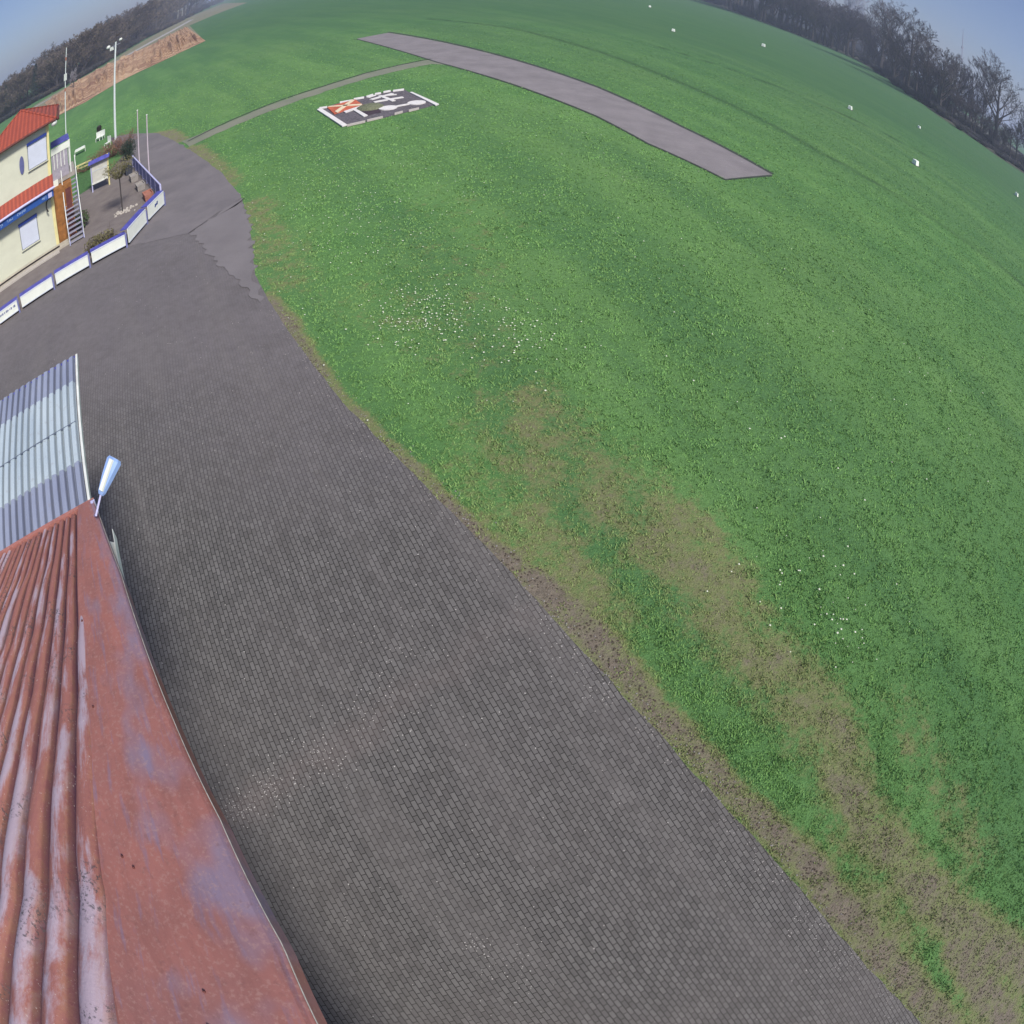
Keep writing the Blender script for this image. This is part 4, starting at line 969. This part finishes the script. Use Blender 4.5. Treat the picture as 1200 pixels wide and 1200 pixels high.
# ------------------------------------------------------------------ trees
def grow(seed, H_, spread=.5, levels=4, first=.3, up_=.5, kids=(9, 6, 5, 4), tw=.035, droop=0):
    rnd = random.Random(seed); T = MB(); Cw = MB()
    def perp(d):
        a = d.orthogonal().normalized(); b = d.cross(a); t = rnd.uniform(0, 6.283); return a*math.cos(t)+b*math.sin(t)
    def branch(p, d, L, r, lev):
        segs = 4 if lev < 2 else 2; pts = [p]; dd = d.copy()
        for i in range(segs):
            dd = (dd+perp(dd)*rnd.uniform(.02, .07 if lev == 0 else .18)+ZA*(.12 if lev else .04)).normalized(); pts.append(pts[-1]+dd*L/segs)
        for i in range(segs):
            r0 = r*(1-.75*i/segs); r1 = r*(1-.75*(i+1)/segs)
            (T if lev < 2 else Cw).tube(pts[i], pts[i+1], max(r0, tw*.6), max(r1, tw*.4), 6 if lev == 0 else 4 if lev < 3 else 3, caps=False)
        if lev >= levels: return
        n = kids[lev]
        for k in range(n):
            t = (first+(1-first)*(k+rnd.random())/n) if lev == 0 else (.25+.75*(k+rnd.random())/n)
            t = min(t, .999); i = min(int(t*segs), segs-1); f = t*segs-i; q_ = pts[i].lerp(pts[i+1], f)
            nd = (dd*(.55+.3*t)+perp(dd)*(spread+.35*rnd.random())+ZA*up_*.8).normalized()
            LL = L*(.62 if lev == 0 else .55)*(1.15-.55*t if lev == 0 else 1-.35*t)*rnd.uniform(.75, 1.15)
            branch(q_, nd, LL, r*(1-.7*t)*.55, lev+1)
    branch(Vector((0, 0, 0)), ZA.copy(), H_*.8, H_*.022, 0)
    return T, Cw
def proto(kind, seeds, mat_c, H_=20, **k):
    out = []
    for s in seeds:
        T, Cw = grow(s, H_, **k)
        out.append((T.mesh('trunk', MT['bark']), Cw.mesh('crown', mat_c)))
    return out
PR_big = proto('tree', (1, 2, 3, 4), MT['twig'], 20, spread=.75, kids=(14, 7, 6, 5), tw=.05)
PR_slim = proto('tree', (11, 12, 13), MT['twig'], 20, spread=.42, kids=(16, 6, 5, 5), first=.12, tw=.055)
PR_brown = proto('tree', (21, 22, 23), MT['twigbrown'], 15, spread=.7, kids=(14, 7, 5, 4), first=.08, tw=.085)
PR_pale = proto('tree', (31,), MT['twigpale'], 9, spread=.6, kids=(10, 6, 5, 4), first=.1, tw=.06)
def conifer(seed):
    rnd = random.Random(seed); T = MB(); T.tube((0, 0, 0), (0, 0, 14), .22, .04, 6); Cw = MB()
    for k in range(1500):
        z = 1.2+13*rnd.random()**.9; r = (14.6-z)*.19*(.35+.75*rnd.random()); a = rnd.uniform(0, 6.283)
        p = Vector((math.cos(a)*r, math.sin(a)*r, z)); o_ = Vector((math.cos(a), math.sin(a), -.35))*.5; s = Vector((-math.sin(a), math.cos(a), 0))*.28
        Cw.add([p-o_*.4-s, p-o_*.4+s, p+o_], [(0, 1, 2)])
    return T.mesh('trunk', MT['bark']), Cw.mesh('crown', MT['leafdark'])
PR_con = [conifer(5)]
def bushmesh(seed, mat, h=3.5, sp=3):
    random.seed(seed); m = MB(); twigball(m, (0, 0, 0), h, sp, 170, .05); leafball(m, (0, 0, h*.5), sp*.9, 500, .16, (1, 1, .5)); return m.mesh('branches', mat)
BU_d = [bushmesh(1, simple('dark thicket', (.05, .052, .055), .95, .4, .5)), bushmesh(2, simple('grey thicket', (.07, .066, .07), .95, .4, .5))]
BU_b = [bushmesh(3, simple('brown thicket', (.085, .07, .055), .95, .4, .5))]
def tree(meshes, loc, h, base, label, group=None, rz=None, name='bare_tree', wid=1):
    r = empty(name, loc, random.uniform(0, 6.28) if rz is None else rz, label, 'tree', group); s = h/base; r.scale = (s*wid, s*wid, s)
    for nm, me in zip(('trunk', 'crown'), meshes):
        o = bpy.data.objects.new(nm, me); COL.objects.link(o); o.parent = r
    return r
def bush(me, loc, sc, label, group):
    o = bpy.data.objects.new('thicket_bush', me); COL.objects.link(o); o.location = loc; o.scale = sc; o.rotation_euler.z = random.uniform(0, 6.28); tag(o, label, 'bush', group)
def hpx(bx, by, ty, tx=None):
    b = G(bx, by); d = ray(bx if tx is None else tx, ty); return CAMZ+d.z*math.hypot(b.x, b.y)/math.hypot(d.x, d.y)
random.seed(5)
# right hand tree line: base px, top px y
RT = [((1164, 173), 76, 'big', 'tallest bare tree at the right with wide forked crown on a single dark trunk', 1.15),
      ((1136, 149), 82, 'slim', 'slender bare tree with dark trunk standing left of the tallest right hand tree', 1),
      ((1148, 160), 100, 'slim', 'short thin bare tree between the tallest right hand tree and its slender neighbour', .9),
      ((1031, 84), 4, 'big', 'tall bare tree with many upright limbs above the pale track end', 1),
      ((1062, 106), 18, 'big', 'tall bare tree with spreading crown second right of the pale track end', 1.05),
      ((1046, 96), 38, 'slim', 'narrow bare tree between the two tall trees near the pale track end', 1),
      ((1083, 122), 48, 'big', 'dense rounded bare tree left of the distant thin mast', 1),
      ((1100, 133), 58, 'slim', 'dense upright bare tree directly left of the distant thin mast', 1.3),
      ((1117, 140), 70, 'big', 'dense bare tree in front of the distant thin mast', 1),
      ((1190, 192), 142, 'big', 'low bare tree at the right picture edge with hazy crown', 1),
      ((1200, 200), 130, 'slim', 'bare tree cut by the right picture edge', 1.2),
      ((1016, 76), 26, 'slim', 'medium bare tree left of the tall tree with many upright limbs', 1.1),
      ]
for (bp, ty, kd, lab, wid) in RT:
    tree(random.choice(PR_big if kd == 'big' else PR_slim), G(*bp), hpx(*bp, ty), 20, lab, 'bare trees along the right edge of the field', wid=wid)
gl = 'bare tree in the unbroken row beyond the pale track at the top right'
for k in range(46):
    x = 800+k*4.6+random.uniform(-2, 2); 
    y0 = np.interp(x, [800, 820, 900, 1000], [-6, 0, 28, 68])+random.uniform(-3.5, 0)
    top = np.interp(x, [820, 900, 950, 1000, 1020], [-50, -32, -4, 16, 26])+random.uniform(-3, 9)
    p = G(x, y0)
    if p.y < 0 or p.length > 900: continue
    tree(random.choice(PR_slim+PR_big), p, max(8, hpx(x, y0, top)), 20, gl, 'bare trees along the right edge of the field', wid=1.3)
for k in range(26):
    x = 1010+k*7+random.uniform(-3, 3); y0 = np.interp(x, [1000, 1100, 1170, 1200], [66, 134, 180, 202])+random.uniform(-7, -2); top = y0-random.uniform(36, 56)*(1 if x < 1110 else .7)
    tree(random.choice(PR_slim+PR_big), G(x, y0), hpx(x, y0, top), 20, 'slender bare tree filling the thick part of the right hand tree line', 'bare trees along the right edge of the field', wid=1.25)
bl = 'dark leafless bush in the undergrowth below the right hand trees'
for k in range(74):
    x = 812+k*5.35+random.uniform(-2, 2); y0 = np.interp(x, [800, 820, 900, 1000, 1100, 1170, 1205], [-6, 0, 28, 67, 136, 183, 206])-random.uniform(0, 4)
    for q_, f in ((y0, 1), (y0-random.uniform(4, 9), 1.9)):
        p = G(x, q_)
        if p.y < 0 or p.length > 900: continue
        s = p.length/260; h = random.uniform(.7, 1.3)*(1 if x < 1110 else .6)*f
        bush(random.choice(BU_d), p, (s*1.2, s*1.2, s*h*1.2), bl, 'bushes under the right hand trees')
# pale birch
p = G(1118, 140); tree(PR_pale[0], p, hpx(1118, 140, 96), 9, 'pale grey birch like tree in front of the dark right hand trees', name='pale_tree')
p = G(992, 52); tree(PR_pale[0], p, hpx(992, 46, 30), 9, 'small pale tree beside the end of the pale track', name='pale_tree')
# distant mast
p = G(1121, 128); hM = hpx(1121, 128, 32)
m = MB()
for i in range(3):
    a = i*2.094; m.tube((math.cos(a)*.6, math.sin(a)*.6, 0), (math.cos(a)*.08, math.sin(a)*.08, hM), .10, .06, 4)
z = 1.0
while z < hM-1:
    f = 1-z/hM
    for i in range(3):
        a = i*2.094; b = a+2.094; m.tube((math.cos(a)*.6*f, math.sin(a)*.6*f, z), (math.cos(b)*.6*f, math.sin(b)*.6*f, z+.9), .04, .04, 3)
    z += 1.4
r = empty('lattice_mast', p, 0, 'thin distant lattice mast rising above the right hand trees', 'mast'); o = m.build('lattice', MT['steel']); o.parent = r
m = MB(); m.box((0, 0, hM*.78), (.5, .5, .8)); m.tube((0, 0, hM), (0, 0, hM+2.5), .08); o = m.build('aerials', MT['steel']); o.parent = r
# left forest
fl = 'brownish bare tree in the forest behind the sandy earthworks'
cnt = 0
for row in range(4):
    for k in range(34):
        x = -40+k*9+random.uniform(-4, 4); 
        y0 = np.interp(x, [-60, 0, 42, 90, 125, 167, 208, 246, 280], [185, 143, 117, 92, 71, 45, 25, 6, -8])-row*3.2+random.uniform(-1.5, 1)
        top = np.interp(x, [-60, 0, 25, 48, 81, 106, 125, 154, 177, 246, 280], [135, 104, 85, 70, 50, 36, 25, 14, 3, -30, -50])+random.uniform(-3, 8)
        p = G(x, y0)
        if p.y < 0 or p.length > 1200: continue
        h = hpx(x, y0, top)
        if random.random() < .07 and x < 160: tree(PR_con[0], p, h*1.02, 14.5, 'dark evergreen conifer standing among the bare forest trees behind the sandy earthworks', 'forest conifers', name='conifer')
        else: tree(random.choice(PR_brown), p, h, 15, fl, 'forest trees behind the earthworks', wid=1.5)
        cnt += 1
for k in range(60):
    x = -30+k*4.9+random.uniform(-2, 2); y0 = np.interp(x, [-60, 0, 42, 90, 125, 167, 208, 246, 280], [187, 145, 119, 94, 73, 47, 27, 8, -6])
    p = G(x, y0)
    if p.y < 0 or p.length > 1200: continue
    s = p.length/330; bush(random.choice(BU_b+BU_d), p, (s*1.2, s*1.2, s*random.uniform(.7, 1.2)), 'brown leafless bush along the foot of the forest on the left', 'bushes along the forest edge')
    p = G(x+2, y0-4); s *= 1.2
    if p.y > 0 and p.length < 1200: bush(random.choice(BU_b), p, (s*1.2, s*1.2, s*random.uniform(1.3, 2.2)), 'brown leafless bush along the foot of the forest on the left', 'bushes along the forest edge')
p = G(86, 103); tree(PR_pale[0], p, hpx(86, 103, 84), 9, 'small whitish blossoming tree at the forest edge left of the weather mast', name='pale_tree')
# lamp standards by the track
for k, (x, y) in enumerate(((208, 26), (213, 23), (217, 20))):
    p = G(x, y); hh = hpx(x, y, y-13)
    r = empty('track_lamp', p, 0, ['left', 'middle', 'right'][k]+' one of three white lamp standards by the track at the forest edge', 'lamp', 'lamp standards by the track')
    m = MB(); m.tube((0, 0, 0), (0, 0, hh), .16, .12, 6); o = m.build('mast_tube', MT['white']); o.parent = r
    m = MB(); m.box((0, 0, hh), (.5, .25, .2)); o = m.build('lamp_head', MT['white']); o.parent = r

# ------------------------------------------------------------------ haze
m = MB(); m.box((0, 0, 39), (3400, 3400, 40)); o = m.build('haze', bpy.data.materials.new('haze air')); tag(o, 'thin pale haze over the field', 'haze', kind='stuff')
hm = o.data.materials[0]; hm.use_nodes = True; t = hm.node_tree; t.nodes.clear()
pv = t.nodes.new('ShaderNodeVolumePrincipled'); pv.inputs['Color'].default_value = (.62, .67, .88, 1); pv.inputs['Density'].default_value = .0008; pv.inputs['Anisotropy'].default_value = .2
mo = t.nodes.new('ShaderNodeOutputMaterial'); t.links.new(pv.outputs[0], mo.inputs['Volume'])
